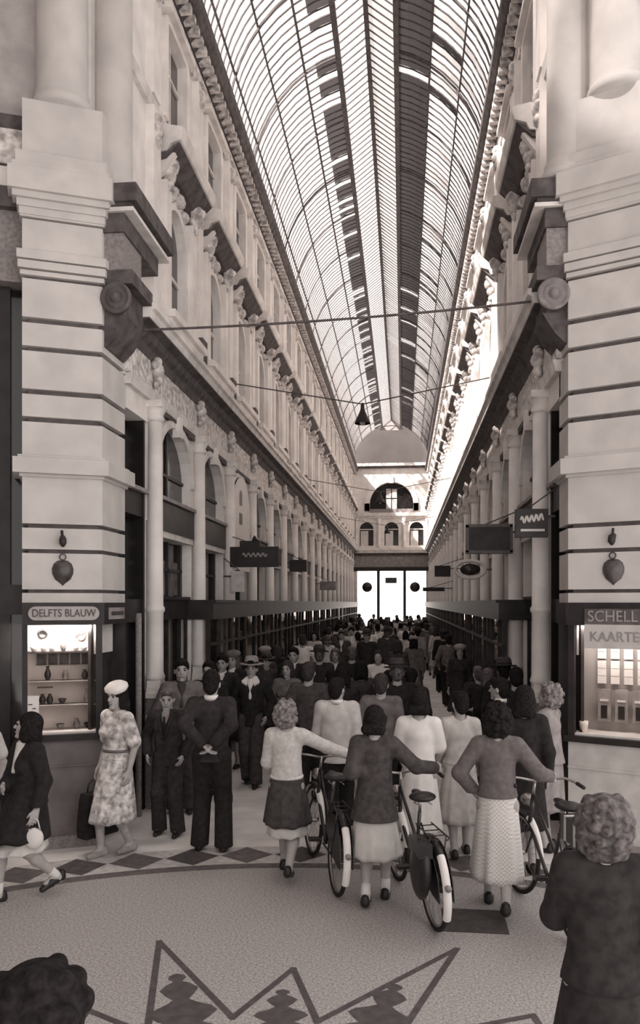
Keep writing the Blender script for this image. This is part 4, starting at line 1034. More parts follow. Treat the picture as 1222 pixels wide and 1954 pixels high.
    if bt and bt[0] == 'trousers':
        f = Field(lo, hi, res); f.cone(bp(-.03, 0, .95), bp(.03, 0, .95), .125*ft, .125*ft, .05, sy=1.15); f.cone(bp(0, 0, .95), bp(0, 0, 1.06), .13*ft, .132*ft, .05, sy=1.15)
        for i in (0, 1):
            f.cone(HIP[i], KN[i], .108*ft, .083, .04); f.cone(KN[i], AN[i]+Vector((0, -.005, -.02)), .083, .088, .03, sy=.95)
        f.cut((0, 0, 1), 1.07); f.cut((0, 0, -1), -.045)
        v, q = f.mesh(); np_obj('trousers', v, q, bt[1], root)
    if sp.get('belt'):
        zb = sp.get('beltz', 1.045); r_ = .128 if w else .15; b = MB(); P_ = [bp((r_*ft+.018)*math.cos(a*2*PI/24), (r_*ft*.83+.02)*math.sin(a*2*PI/24), zb) for a in range(24)]; b.tube(P_, .016, 6, True); b.build('belt', sp['belt'], root)
    if sp.get('under'):                                     # hem of a lighter dress below a coat
        zo = sp.get('hem') or bt[2]; ev, ef = skirt(zo+.06, sp['under'][1], .17, .145, .195, .17, .010, 9); np_obj('dress_hem', np.zeros((0, 3)), np.zeros((0, 4), int), sp['under'][0], root, (ev, ef))
    # ---- shoes and socks
    shm = sp.get('shoes', LEATHER)
    for i in (0, 1):
        a = AN[i]; fdx = Vector((0.012*(-1 if i == 0 else 1), .0, 0)); lift = lg[i][2]; tp_ = lift > .03
        f = Field([a[0]-.09, a[1]-.16, a[2]-.14], [a[0]+.09, a[1]+.24, a[2]+.10], max(min(res, .01), .008) if res < .012 else res)
        toe = a+Vector((0, .145, -.05-(.04 if tp_ else 0))); heel = a+Vector((0, -.045, -.045+(.03 if tp_ else 0)))
        f.cone(heel, a+Vector((0, .06, -.045)), .036, .040, .02); f.cone(a+Vector((0, .06, -.045)), toe, .040, .028, .02); f.cone(heel, heel+Vector((0, 0, .035)), .036, .036, .02)
        if w: f.cone(heel+Vector((0, 0, -.015)), heel+Vector((0, 0, -.03)), .02, .016, .01)
        f.cut((0, 0, -1), -(a[2]-.075-(.06 if tp_ else 0)))
        f.cone(a+Vector((0, .0, .04)), a+Vector((0, .02, .1)), .03, .03, 0, sub=True)
        v, q = f.mesh(); np_obj('shoe', v, q, shm, root)
        if sp.get('socks'): b = MB(); kk = (KN[i]-a).normalized(); b.tube([a-kk*.03, a+kk*.03, a+kk*.10], [.042, .043, .044], 12); b.build('sock', sp['socks'], root)
    root['_wr'] = 0; del root['_wr']
    toW = lambda p_: Vector((P[0], P[1], 0))+(Matrix.Rotation(h, 3, 'Z') @ Vector(p_))*sc
    return root, dict(WR=[toW(x) for x in WR], hand=[toW(WR[i]+(WR[i]-EL[i]).normalized()*.085) for i in (0, 1)], head=toW(hc))

# ------------------------------------------------------------------ bicycles
WPAINT = mat('white_mudguard_paint', .8, .4, .05, 9); TYRE = mat('black_tyre', .022, .8, .2, 20); BFRAME = mat('black_enamel', .025, .25, .2, 9, spec=.5); CHROME = mat('tarnished_chrome', .45, .3, .15, 9, metal=.9)
def bicycle(P, h, lean, steer, label):
    r = empty('bicycle', (P[0], P[1], 0), h); r.rotation_euler = (0, lean, h); R = .335; yr, yf = -.5, .60
    def wheel(y, nm, st=0):
        M_ = Matrix.Translation((0, y, R)) @ Matrix.Rotation(st, 4, 'Z')
        b = MB(); b.M = M_; b.tube([(0, (R-.018)*math.cos(2*PI*i/40), (R-.018)*math.sin(2*PI*i/40)) for i in range(40)], .018, 8, True); t = b.build(nm, TYRE, r)
        b = MB(); b.M = M_; b.tube([(0, (R-.042)*math.cos(2*PI*i/40), (R-.042)*math.sin(2*PI*i/40)) for i in range(40)], .011, 6, True); b.build('rim', CHROME, t)
        b = MB(); b.M = M_
        for i in range(28): a = 2*PI*i/28; b.tube([(.02*(-1)**i, .02*math.cos(a+.5), .02*math.sin(a+.5)), (0, (R-.045)*math.cos(a), (R-.045)*math.sin(a))], .0016, 3, cap=False)
        b.build('spokes', CHROME, t); b = MB(); b.M = M_; b.lathe([(.012, -.05), (.024, -.03), (.02, 0), (.024, .03), (.012, .05)], 12, ax='x'); b.build('hub', CHROME, t); return M_
    Mr = wheel(yr, 'rear_wheel'); Mf = wheel(yf, 'front_wheel', steer)
    def guard(M_, a0, a1, m, nm):
        b = MB(); b.M = M_; n = 18; vs = []; fs = []; pr = [(-.03, -.012), (-.02, .006), (0, .012), (.02, .006), (.03, -.012)]
        for lay in (0, .004):
            for i in range(n+1):
                a = a0+(a1-a0)*i/n
                for x, d in pr: vs.append((x, (R+.022+d-lay)*math.cos(a), (R+.022+d-lay)*math.sin(a)))
        k = len(pr); L = (n+1)*k
        for lay in (0, 1):
            for i in range(n):
                for j in range(k-1): fs.append((lay*L+i*k+j, lay*L+i*k+j+1, lay*L+(i+1)*k+j+1, lay*L+(i+1)*k+j))
        b.add(vs, fs, True); b.build(nm, m, r, recalc=False)
    D = math.radians
    guard(Mr, D(20), D(128), BFRAME, 'rear_mudguard'); guard(Mr, D(128), D(205), WPAINT, 'white_mudguard_tail'); guard(Mf, D(55), D(112), BFRAME, 'front_mudguard'); guard(Mf, D(112), D(172), WPAINT, 'white_mudguard_flap'); guard(Mf, D(-8), D(55), WPAINT, 'white_mudguard_tip')
    bb = (0, -.02, .29); st_t = (0, -.20, .80); hd_b = (0, .42, .62); hd_t = (0, .38, .86); hr = (0, yr, R); hf = (0, yf, R)
    b = MB()
    for p, q, w_ in ((bb, st_t, .015), (bb, hd_b, .016), ((0, -.12, .52), hd_t, .014), (hd_b, hd_t, .019)): b.tube([p, q], w_, 8)
    for s_ in (-1, 1):
        x = .055*s_; b.tube([(x*.5, bb[1], bb[2]), (x, yr, R)], .009, 6); b.tube([(x*.3, -.17, .70), (x, yr, R)], .008, 6); b.tube([(x*.6, .43, .62), (x, .50, .5), (x, yf, R)], .011, 6)
    b.build('frame', BFRAME, r)
    b = MB()
    for s_ in (-1, 1): b.tube([(0, .36, .98), (.12*s_, .36, 1.0), (.23*s_, .30, 1.02), (.27*s_, .20, 1.01), (.275*s_, .12, 1.0)], .011, 8)
    b.tube([(0, .38, .86), (0, .36, .99)], .013, 8); hb = b.build('handlebar', CHROME, r)
    for s_ in (-1, 1): b = MB(); b.tube([(.272*s_, .17, 1.007), (.276*s_, .06, .998)], .016, 8); b.build('grip', LEATHER, hb)
    b = MB(); b.lathe([(.0, .09), (.05, .09), (.055, .05), (.03, 0), (0, -.02)], 14, (0, .44, .80), ax='y'); b.build('headlamp', CHROME, r)
    b = MB(); b.tube([st_t, (0, -.22, .90)], .013, 8); b.build('seat_post', CHROME, r)
    b = MB(); b.ell((0, -.29, .935), (.105, .11, .035), 16, 8); b.ell((0, -.16, .93), (.04, .12, .026), 14, 8); sad = b.build('saddle', LEATHER, r)
    b = MB()
    for s_ in (-1, 1): b.tube([(.05*s_+.02*math.cos(i*.9), -.30+.02*math.sin(i*.9), .87+.008*i) for i in range(8)], .005, 5)
    b.build('saddle_spring', CHROME, sad)
    b = MB()
    for s_ in (-1, 1): b.tube([(.06*s_, -.30, .735), (.065*s_, -.74, .735), (.03*s_, -.77, .735)], .006, 6); b.tube([(.062*s_, -.66, .735), (.055*s_, yr, R)], .006, 6)
    for y in (-.36, -.5, -.64): b.tube([(-.062, y, .735), (.062, y, .735)], .005, 5)
    b.build('luggage_rack', BFRAME, r)
    for s_ in (-1, 1):                                       # coat guards
        b = MB(); P_ = []
        for i in range(13): a = D(35)+D(150)*i/12; P_.append((yr+(R-.01)*math.cos(a), R+(R-.005)*math.sin(a)))
        P_ += [(yr-.16, R-.02), (yr+.10, R+.05)]; k = len(P_); x = .05*s_
        b.add([(x, y, z) for y, z in P_]+[(x+.006*s_, y, z) for y, z in P_], [tuple(range(k)), tuple(range(2*k-1, k-1, -1))]+[(i, (i+1) % k, k+(i+1) % k, k+i) for i in range(k)]); b.build('coat_guard', LEATHER, r)
    b = MB(); P_ = [(.045+.0*i, -.02+.11*math.cos(a), .29+.11*math.sin(a)) for i, a in enumerate([PI/2-PI*j/10 for j in range(11)])]+[(.045, y, z) for y, z in ((-.3, .21), (-.52, .27), (-.57, .33), (-.5, .40), (-.3, .41))]
    k = len(P_); b.add(P_+[(x+.03, y, z) for x, y, z in P_], [tuple(range(k)), tuple(range(2*k-1, k-1, -1))]+[(i, (i+1) % k, k+(i+1) % k, k+i) for i in range(k)]); b.build('chain_case', BFRAME, r)
    for s_, a in ((1, -.5), (-1, PI-.5)):
        b = MB(); e = (.085*s_, bb[1]+.165*math.cos(a), bb[2]+.165*math.sin(a)); b.tube([(.07*s_, bb[1], bb[2]), e], .010, 6); cr = b.build('crank', CHROME, r)
        b = MB(); b.box(*sorted((.09*s_, .185*s_)), e[1]-.035, e[1]+.035, e[2]-.012, e[2]+.012); b.build('pedal', LEATHER, cr)
    b = MB(); b.lathe([(0, -.0), (.022, .0), (.025, -.03), (0, -.04)], 10, (0, yr-R-.01, R+.09), ax='y'); b.build('rear_reflector', mat('reflector', .3, .3), r)
    tag(r, label, 'bicycle'); M_ = Matrix.Translation((P[0], P[1], 0)) @ Matrix.Rotation(h, 4, 'Z') @ Matrix.Rotation(lean, 4, 'Y')
    return r, lambda p: M_ @ Vector(p)
# ------------------------------------------------------------------ people in front
D_ = math.radians
def put(px, py, hdeg, label, **sp):
    P = ground(px, py); r, info = person(P, D_(hdeg), sp); tag(r, label, 'person'); return r, info
def putd(px, heady, Ht, hdeg, label, **sp):               # placed by depth from the height of the head
    d = F*(EYE-Ht)/(heady-HY); P = dep(px, d); sp['H'] = Ht; r, info = person(P, D_(hdeg), sp); tag(r, label, 'person'); return r, info
def putw(P, Ht, hdeg, label, **sp):
    sp['H'] = Ht; r, info = person(P, D_(hdeg), sp); tag(r, label, 'person'); return r, info
FINE, MED = .0075, .011

# the three bicycles and the women pushing them
def bike_at(px, py, hdeg, lean, steer, label):
    c = ground(px, py); h = D_(hdeg); P = c+Vector((-math.sin(h)*.5, math.cos(h)*.5, 0)); return bicycle(P, h, D_(lean), D_(steer), label)
bk1, B1 = bike_at(641, 1708, 17, 3, 3, 'black bicycle with a white tail pushed by the fair curly haired woman')
bk2, B2 = bike_at(830, 1773, 15, -2, 2, 'black bicycle with a dark pannier pushed by the woman in the dark jacket')
c3 = dep(1098, 5.75); h3 = D_(13)
bk3, B3 = bicycle(c3+Vector((-math.sin(h3)*.5, math.cos(h3)*.5, 0)), h3, D_(3), D_(6), 'black bicycle rightmost of the three, its saddle beside the curly haired woman')
gl = lambda B: B((-.274, .11, 1.03)); gr_ = lambda B: B((.274, .11, 1.03))
put(548, 1672, -2, 'woman with fair curls, pale jersey and dark skirt pushing a bicycle', H=1.58, res=FINE, legs='walk_l', armL='fwd', armR=gr_(B1), hair='curls', hairm=HAIRL, top=('sweater', C_SWEAT, 1.85), bottom=('skirt', C_DGREY, .50, .225), belt=C_WHITE, beltz=1.0, under=(C_LIGHT, .40), yaw=-.25, seed=3)
put(716, 1722, -3, 'woman in dark jacket and pale skirt seen from behind pushing a bicycle', H=1.585, res=FINE, legs='step_r', armL=gl(B2), armR=gr_(B2), hair='roll', hairm=HAIRD, top=('jacket', C_DGREY, 1.95, .74), bottom=('skirt', C_SKIRTL, .40, .225), socks=SHOEW, yaw=-.1, seed=4, fat=1.05)
put(950, 1742, -6, 'woman in grey jersey and long pale skirt holding the rightmost bicycle', H=1.66, res=FINE, legs='walk_l', armL='hip', armR=dep(1062, 6.5, 1.0), hair='curls', hairm=HAIRD, top=('sweater', C_SWEATD, 1.8), bottom=('skirt', C_CHECK, .28, .215), yaw=-.1, seed=5)
# left group
_, I1 = put(52, 1712, 142, 'woman in open dark coat with face upturned carrying a white handbag', H=1.54, res=FINE, legs='walk_r', armL='down', armR='belly', hair='bob', hairm=HAIRD, top=('coat', C_BLACK, 1.95), hem=.55, under=(C_LIGHT, .44), shirtfront=C_LIGHT, socks=SHOEW, yaw=-.75, pitch=.18, face=True, seed=6, fat=1.08)
putw(dep(-34, 7.25), 1.52, 165, 'person in pale blouse cut by the left picture edge behind the dark coat', res=MED, legs='stand', armL='down', hair='bob', hairm=HAIRM, top=('blouse', C_LIGHT), bottom=('skirt', C_DGREY), seed=8)
_, I2 = put(222, 1630, 150, 'woman in white hat and belted floral dress walking past the left vitrine', H=1.63, res=FINE, legs='step_r', armL='down', armR='down', hair='bob', hairm=HAIRD, hat=('beret', C_WHITE, HAIRD), hattilt=-.35, top=('dress', C_FLOR, .85), hem=.36, belt=C_GREY, beltz=1.06, yaw=.15, shoes=C_MID, face=True, seed=9, fat=1.03)
put(322, 1592, 178, 'stooping man in dark suit with pale forehead beside the floral dress', H=1.52, sex='m', res=MED, legs='stand2', armL='pocket', armR='pocket', lean=.10, pitch=-.12, yaw=.2, hair='short', hairm=HAIRG, top=('jacket', C_DARK), bottom=('trousers', C_DARK), shirtfront=C_MID, lapel=C_DARK, tie=C_BLACK, face=True, seed=10)
put(404, 1622, 4, 'man in dark uniform seen from behind with hands clasped at his back', H=1.74, sex='m', res=FINE, legs='stand2', armL='behind', armR='behind', hair='short', hairm=HAIRD, top=('jacket', C_DARK, 1.9, .86), bottom=('trousers', C_BLACK), collar=C_WHITE, pitch=-.15, seed=11, hat=None)
putw(dep(347, 9.45), 1.75, 196, 'man in grey jacket facing us behind the stooping man', sex='m', res=MED, armL='pocket', armR='pocket', hair='short', hairm=HAIRD, top=('jacket', C_GREY), bottom=('trousers', C_DGREY), shirtfront=C_DGREY, face=True, seed=12)
putd(398, 1264, 1.66, 178, 'man in black with white collar facing us above the uniformed back', sex='m', res=MED, hair='short', hairm=HAIRD, top=('jacket', C_BLACK), bottom=('trousers', C_BLACK), collar=C_WHITE, face=True, seed=13)
putd(444, 1246, 1.68, 172, 'woman with pale hat in dark coat facing us left of the open collar', res=MED, hair='bob', hairm=HAIRG, top=('coat', C_BLACK), hat=('beret', C_GREY, None), shirtfront=C_WHITE, face=True, seed=14)
put(480, 1498, 182, 'man in dark jacket with white open collar striding towards us', H=1.66, sex='m', res=MED, legs='step_l', armL='pocket', armR='pocket', hair='short', hairm=HAIRD, top=('jacket', C_BLACK), bottom=('trousers', C_DGREY), shirtfront=C_WHITE, opencollar=C_WHITE, hat=('fedora', C_MID, C_DARK), hattilt=-.05, face=True, seed=15)
# middle
put(644, 1592, -2, 'man in light grey jacket and dark trousers seen from behind', H=1.66, sex='m', res=MED, legs='walk_r', armL='fwd', armR='down', hair='short', hairm=HAIRD, top=('jacket', C_LIGHT), bottom=('trousers', C_BLACK), yaw=-.4, collar=C_WHITE, seed=16, fat=1.1)
put(800, 1652, -2, 'woman in plain white dress walking ahead of the dark jacket', H=1.62, res=MED, legs='step_l', armL='fwd', armR='fwd', hair='roll', hairm=HAIRD, top=('dress', C_WHITE, .8), hem=.34, seed=17, fat=1.06)
put(878, 1634, 3, 'woman with dark cap of hair in long pale coat dress, middle right', H=1.57, res=MED, legs='step_r', armL='fwd', armR='belly', hair='short', hairm=HAIRD, top=('dress', C_LIGHT, 1.6), hem=.36, yaw=.3, seed=18)
putd(1046, 1306, 1.62, 62, 'fair haired person in pale raincoat beside the right pier', res=MED, armL='belly', armR='belly', hair='curls', hairm=HAIRL, top=('coat', C_MID), seed=19)
putd(1000, 1312, 1.66, 5, 'dark coated person seen from behind left of the pale raincoat', res=MED, hair='bob', hairm=HAIRD, top=('coat', C_BLACK), seed=20)
putd(952, 1296, 1.61, 60, 'dark haired man with white collar turned left above the grey jersey', sex='m', res=MED, hair='short', hairm=HAIRD, top=('jacket', C_BLACK), bottom=('trousers', C_BLACK), collar=C_WHITE, armL='belly', seed=21)
# near foreground, at the lower corners
_, I15 = putd(1152, 1524, 1.60, -4, 'woman with light brown curls in dark coat, close at the right', res=.0075, armL='hold', armR='down', hair='bigcurls', hairm=HAIRG, top=('coat', C_DARK), seed=22, fat=1.06)
putd(80, 1850, 1.61, 4, 'dark curly head of a person close in the bottom left corner', res=.0075, hair='bigcurls', hairm=HAIRD, top=('coat', C_BLACK), seed=23)

# what they carry
r = empty('handbag', I1['hand'][0]-Vector((0, 0, .19)), D_(20))
b = MB(); b.ell((0, 0, .03), (.075, .04, .085), 18, 10); b.build('bag_body', SHOEW, r)
b = MB(); b.tube([(-.05, 0, .08), (-.03, 0, .17), (0, 0, .20), (.03, 0, .17), (.05, 0, .08)], .006, 6); b.build('strap', SHOEW, r); b = MB(); b.box(-.05, .05, -.012, .012, .095, .11); b.build('clasp', CHROME, r)
tag(r, 'white rounded handbag hanging from the arm of the dark coated woman', 'handbag')
hp_ = I2['hand'][1]
r = empty('shopping_bag', (hp_.x, hp_.y, hp_.z-.60), D_(60))
b = MB(); P = [(-.19, 0), (-.20, .1), (-.17, .36), (-.15, .42), (.15, .42), (.17, .36), (.20, .1), (.19, 0)]
b.extr(P, lambda p, t: (p[0]*(1 if t else 1), -.07+.14*t, p[1])); b.build('bag_body', C_BLACK, r)
for y in (-.05, .05):
    b = MB(); b.tube([(-.09, y, .41), (-.08, y*.8, .50), (0, y*.3, .58), (.08, y*.8, .50), (.09, y, .41)], .008, 6); b.build('handle', LEATHER, r)
tag(r, 'large dark shopping bag held low at the left of the floral dress', 'bag')
# pannier on the second bicycle
q = B2((-.12, -.62, .44)); r = empty('pannier', (q.x, q.y, q.z), D_(15))
b = MB(); P = [(-.16, .0), (-.17, .06), (-.13, -.12), (.1, -.14), (.17, -.02), (.16, .26), (-.15, .26)]; b.ell((-.01, 0, .06), (.065, .18, .22), 18, 12); b.build('bag_body', LEATHER, r)
b = MB(); b.box(-.06, .04, -.14, .14, .17, .27); b.build('flap', LEATHER, r)
tag(r, 'dark pannier hanging at the left side of the middle bicycle', 'pannier')
q = B3((-.0, -.60, .78)); r = empty('carrier_bag', (q.x, q.y, q.z-.02), h3)
b = MB(); b.box(-.13, .13, -.17, .14, .0, .17); b.build('bag_body', LEATHER, r); b = MB(); b.box(-.134, .134, -.10, -.07, .0, .175); b.box(-.134, .134, .05, .08, 0, .175); b.build('strap', C_LIGHT, r)
tag(r, 'dark bag with pale straps on the rack of the rightmost bicycle', 'bag')

# ------------------------------------------------------------------ the crowd: prototypes, then copies
CR = .0155
def proto(**sp):
    sp.setdefault('face', sp.get('hair') != 'none' and (sp.get('shirtfront') is not None or sp['top'][0] in ('coat', 'blouse')))
    sp.setdefault('res', CR); sp['fing'] = False; r, _ = person((0, 0), 0, sp); r.scale = (1, 1, 1); r['H'] = sp.get('H', 1.7); return r
PR = {
 'suit': proto(sex='m', H=1.7, hair='short', top=('jacket', C_DARK), bottom=('trousers', C_BLACK), legs='step_r', armL='pocket'),
 'suitf': proto(sex='m', H=1.7, hair='short', top=('jacket', C_DARK), bottom=('trousers', C_BLACK), legs='step_l', shirtfront=C_WHITE),
 'hatman': proto(sex='m', H=1.7, hair='short', top=('coat', C_DARK), hem=.5, bottom=('trousers', C_BLACK), hat=('fedora', C_DGREY, C_BLACK), legs='step_l'),
 'shirt': proto(sex='m', H=1.7, hair='short', top=('shirt', C_WHITE), bottom=('trousers', C_DARK), legs='step_r', armR='hip'),
 'coat': proto(H=1.7, hair='bob', top=('coat', C_DGREY), legs='step_l', armR='belly'),
 'hatcoat': proto(H=1.7, hair='bob', top=('coat', C_DGREY), hat=('beret', C_MID, None), legs='step_r'),
 'dress': proto(H=1.7, hair='roll', top=('dress', C_LIGHT), legs='walk_l'),
 'blouse': proto(H=1.7, hair='bob', top=('blouse', C_WHITE), bottom=('skirt', C_DARK), legs='step_r', armL='purse'),
 'point': proto(H=1.7, hair='bob', hairm=HAIRM, top=('coat', C_MID), armL='out', legs='step_r'),
}
for r in PR.values():
    del r['H']
CLOTH = {'black': C_BLACK, 'charcoal': C_DARK, 'dark grey': C_DGREY, 'grey': C_GREY, 'mid grey': C_MID, 'pale grey': C_LIGHT, 'white': C_WHITE}
GARM = ('jacket', 'coat', 'dress', 'shirt', 'blouse')
used_proto = set(); seen_lab = {}
def crowd(kind, P, Ht, hd, col, label, group=None):
    if kind in used_proto: r = copy_tree(PR[kind])
    else: r = PR[kind]; used_proto.add(kind)
    s = Ht/1.7; r.location = (P[0], P[1], 0); r.rotation_euler = (0, 0, hd); r.scale = (s, s, s); r.name = 'person'
    for ch in r.children:
        nm = ch.name.split('.')[0]
        if nm in GARM:
            ch.material_slots[0].link = 'OBJECT'; ch.material_slots[0].material = CLOTH[col]
        elif nm == 'hair':
            ch.material_slots[0].link = 'OBJECT'; ch.material_slots[0].material = rnd.choice((HAIRD, HAIRD, HAIRM, HAIRG))
    tag(r, label, 'person', group); return r
# placed one by one: px, top of head, kind, colour, heading, height, label
MIDS = [
 (560, 1236, 'suitf', 'black', 178, 1.72, 'man facing us with open black jacket and white shirt front, centre left'),
 (590, 1264, 'suit', 'dark grey', -8, 1.70, 'man in dark grey jacket walking away above the fair curls'),
 (548, 1262, 'coat', 'grey', 170, 1.62, 'woman in grey coat facing us left of the dark grey jacket'),
 (655, 1272, 'coat', 'charcoal', 0, 1.62, 'woman in charcoal coat straight ahead of the light grey jacket'),
 (632, 1292, 'suit', 'black', 10, 1.55, 'short man in black jacket at the shoulder of the light grey jacket'),
 (728, 1286, 'suit', 'grey', -5, 1.66, 'man in grey jacket above the dark jacketed cyclist'),
 (758, 1264, 'hatman', 'black', 4, 1.70, 'broad man in black coat walking away above the white dress'),
 (742, 1300, 'coat', 'charcoal', 0, 1.60, 'woman in charcoal coat between grey jacket and white dress'),
 (786, 1276, 'suit', 'charcoal', -10, 1.66, 'man in charcoal jacket right of the broad black coat'),
 (722, 1238, 'dress', 'white', 178, 1.62, 'woman in white dress facing us in the gap of the crowd'),
 (864, 1190, 'point', 'mid grey', 10, 1.62, 'woman in mid grey coat with one arm stretched out to the left'),
 (826, 1196, 'coat', 'grey', 0, 1.62, 'woman in grey coat left of the outstretched arm'),
 (846, 1204, 'hatman', 'black', 5, 1.66, 'man in black coat standing close beside the outstretched arm'),
 (905, 1198, 'coat', 'pale grey', 0, 1.62, 'woman in pale grey coat right of the outstretched arm'),
 (922, 1212, 'suit', 'grey', 5, 1.66, 'man in grey jacket near the right shopfronts behind the pale coat'),
 (948, 1232, 'hatcoat', 'charcoal', 170, 1.62, 'woman with pale hat and charcoal coat at the right shopfronts'),
 (962, 1262, 'hatman', 'black', 0, 1.68, 'man in black coat and dark hat beside the right shopfronts'),
 (985, 1274, 'suit', 'black', 0, 1.66, 'bareheaded man in black jacket beside the hatted man at right'),
 (930, 1276, 'coat', 'black', 30, 1.60, 'woman in black coat left of the hatted man at right'),
 (1012, 1272, 'suit', 'charcoal', 20, 1.64, 'man in charcoal jacket close to the right pier edge'),
 (508, 1250, 'hatman', 'dark grey', 170, 1.68, 'man in dark grey coat and pale brimmed hat right of the open collar'),
 (470, 1236, 'hatcoat', 'dark grey', 175, 1.62, 'woman with pale hat in dark grey coat by the left shopfronts'),
 (528, 1232, 'coat', 'black', 0, 1.60, 'woman in black coat walking away near the left shopfronts'),
 (424, 1250, 'suitf', 'charcoal', 178, 1.68, 'man in charcoal jacket with white shirt by the left shopfronts'),
 (610, 1236, 'hatman', 'charcoal', 0, 1.70, 'man in charcoal coat and hat walking away left of centre'),
 (640, 1238, 'blouse', 'white', 178, 1.60, 'woman in white blouse facing us left of centre'),
 (672, 1234, 'suit', 'black', 0, 1.70, 'man in black jacket walking away just left of the white dress'),
 (690, 1262, 'coat', 'dark grey', 0, 1.60, 'woman in dark grey coat in front of the white dress gap'),
 (578, 1212, 'shirt', 'white', 0, 1.70, 'man in white shirt sleeves far left of centre'),
 (600, 1206, 'coat', 'pale grey', 178, 1.64, 'woman in pale grey coat by the left shopfronts under the hanging signs'),
 (760, 1222, 'coat', 'dark grey', 0, 1.62, 'woman in dark grey coat behind the broad black coat'),
 (790, 1216, 'hatcoat', 'grey', 0, 1.62, 'woman with hat in grey coat right of centre'),
 (652, 1204, 'suitf', 'dark grey', 180, 1.70, 'man in dark grey jacket with white shirt facing us far left of centre'),
]
PLACED = [Vector((o.location.x, o.location.y, 0)) for o in COL.objects if o.get('category') == 'person']
for px, hy, kind, col, hd, Ht, lab in MIDS:
    d0 = F*(EYE-Ht)/(hy-HY); best = None
    for dd in [0, .2, -.15, .4, .6, .8, 1.0, 1.3, 1.6, 2.0, 2.5, 3.0]:
        d = d0+dd; P = dep(px, d); m_ = .56 if P.y > 11.3 else .30
        P.x = min(max(P.x, XL+m_), XR-m_); gap = min([(P-q).length for q in PLACED] or [9])
        if gap > .60: best = P; break
        if best is None or gap > best_gap: best, best_gap = P, gap
    P = best; d = (Matrix.Rotation(-YAW, 3, 'Z') @ P).y; PLACED.append(P.copy())
    Ht = min(1.80, max(1.50, EYE-(hy-HY)*d/F))
    crowd(kind, P, Ht, D_(hd), col, lab)
for k_, r in PR.items():
    if k_ not in used_proto: raise RuntimeError('unused '+k_)
# far crowd: rows across the passage
y = 19.2; row = 0; kinds = ['suit', 'coat', 'hatman', 'dress', 'suitf', 'coat', 'hatcoat', 'blouse', 'suit', 'shirt']
cols = ['black', 'charcoal', 'dark grey', 'grey', 'grey', 'mid grey', 'pale grey', 'pale grey']
tone = {'black': 'dark', 'charcoal': 'dark', 'dark grey': 'dark', 'grey': 'grey', 'mid grey': 'grey', 'pale grey': 'pale', 'white': 'pale'}
while y < YE-3:
    xs = [-2.3, -1.65, -1.0, -.35, .3, .95]
    for i, x in enumerate(xs):
        if rnd.random() < (.42 if y < 30 else .3): continue
        if y < 26 and x > .3: continue
        kd = rnd.choice(kinds); col = 'white' if kd in ('shirt', 'blouse') else ('pale grey' if kd == 'dress' else rnd.choice(cols))
        X = x+rnd.uniform(-.25, .25); Y = y+rnd.uniform(-.3, .3); wom = kd in ('coat', 'dress', 'hatcoat', 'blouse')
        X = min(max(X, XL+.56), XR-.56); q_ = Vector((X, Y, 0))
        if min((q_-z_).length for z_ in PLACED) < .55: continue
        PLACED.append(q_)
        Ht = rnd.uniform(1.54, 1.67) if wom else rnd.uniform(1.64, 1.78); fac = rnd.random() < .35 or kd == 'suitf'
        zone = 'along the left shopfronts' if X < -1.75 else 'left of the middle' if X < -.7 else 'right of the middle' if X < .5 else 'along the right shopfronts'
        dpt = 'halfway down the passage' if Y < 30 else 'far down the passage' if Y < 39 else 'before the bright far doorways'
        lab = '%s %s figure in the crowd %s, %s' % ('small' if Y < 30 else 'tiny', tone[col], zone, dpt)
        crowd(kd, (X, Y), Ht, D_((180 if fac else 0)+rnd.uniform(-25, 25)), col, lab, lab.replace('figure', 'figures'))
    y += 1.15; row += 1

# ------------------------------------------------------------------ wires, lamps, signs
def wire(p, q, sag, label, r=.012):
    p, q = Vector(p), Vector(q); b = MB(); b.tube([p.lerp(q, i/24)+Vector((0, 0, -sag*4*(i/24)*(1-i/24))) for i in range(25)], r, 6)
    tag(b.build('overhead_wire', IRON), label, 'wire')
wire((XL+.02, 8.6, 5.37), (XR-.02, 8.7, 5.58), .05, 'dark wire strung between the two corner brackets', .013)
def pendant(y, zw, label, wl):
    p, q = Vector((XL+.02, y, zw+.42)), Vector((XR-.02, y, zw+.42)); m = Vector((XM, y, zw))
    b = MB(); b.tube([p, m, q], .011, 6); tag(b.build('overhead_wire', IRON), wl, 'wire')
    r = empty('pendant_lamp', (XM, y, zw))
    b = MB(); b.lathe([(.015, .02), (.03, 0), (.035, -.08), (.045, -.12), (.10, -.24), (.14, -.33), (.135, -.335), (.09, -.25), (.0, -.2)], 18); b.build('lamp_shade', BLACK, r)
    b = MB(); b.ell((0, 0, -.31), (.05, .05, .06), 12, 8); b.build('bulb', PALE, r); tag(r, label, 'lamp')
pendant(14.0, 5.82, 'black bell shaped lamp on the nearest cross wire', 'nearest of the sagging wires that carry lamps')
pendant(25.0, 5.80, 'black bell lamp on the second cross wire', 'second of the sagging wires that carry lamps')
pendant(36.0, 5.80, 'black bell lamp on the farthest cross wire', 'farthest of the sagging wires that carry lamps')
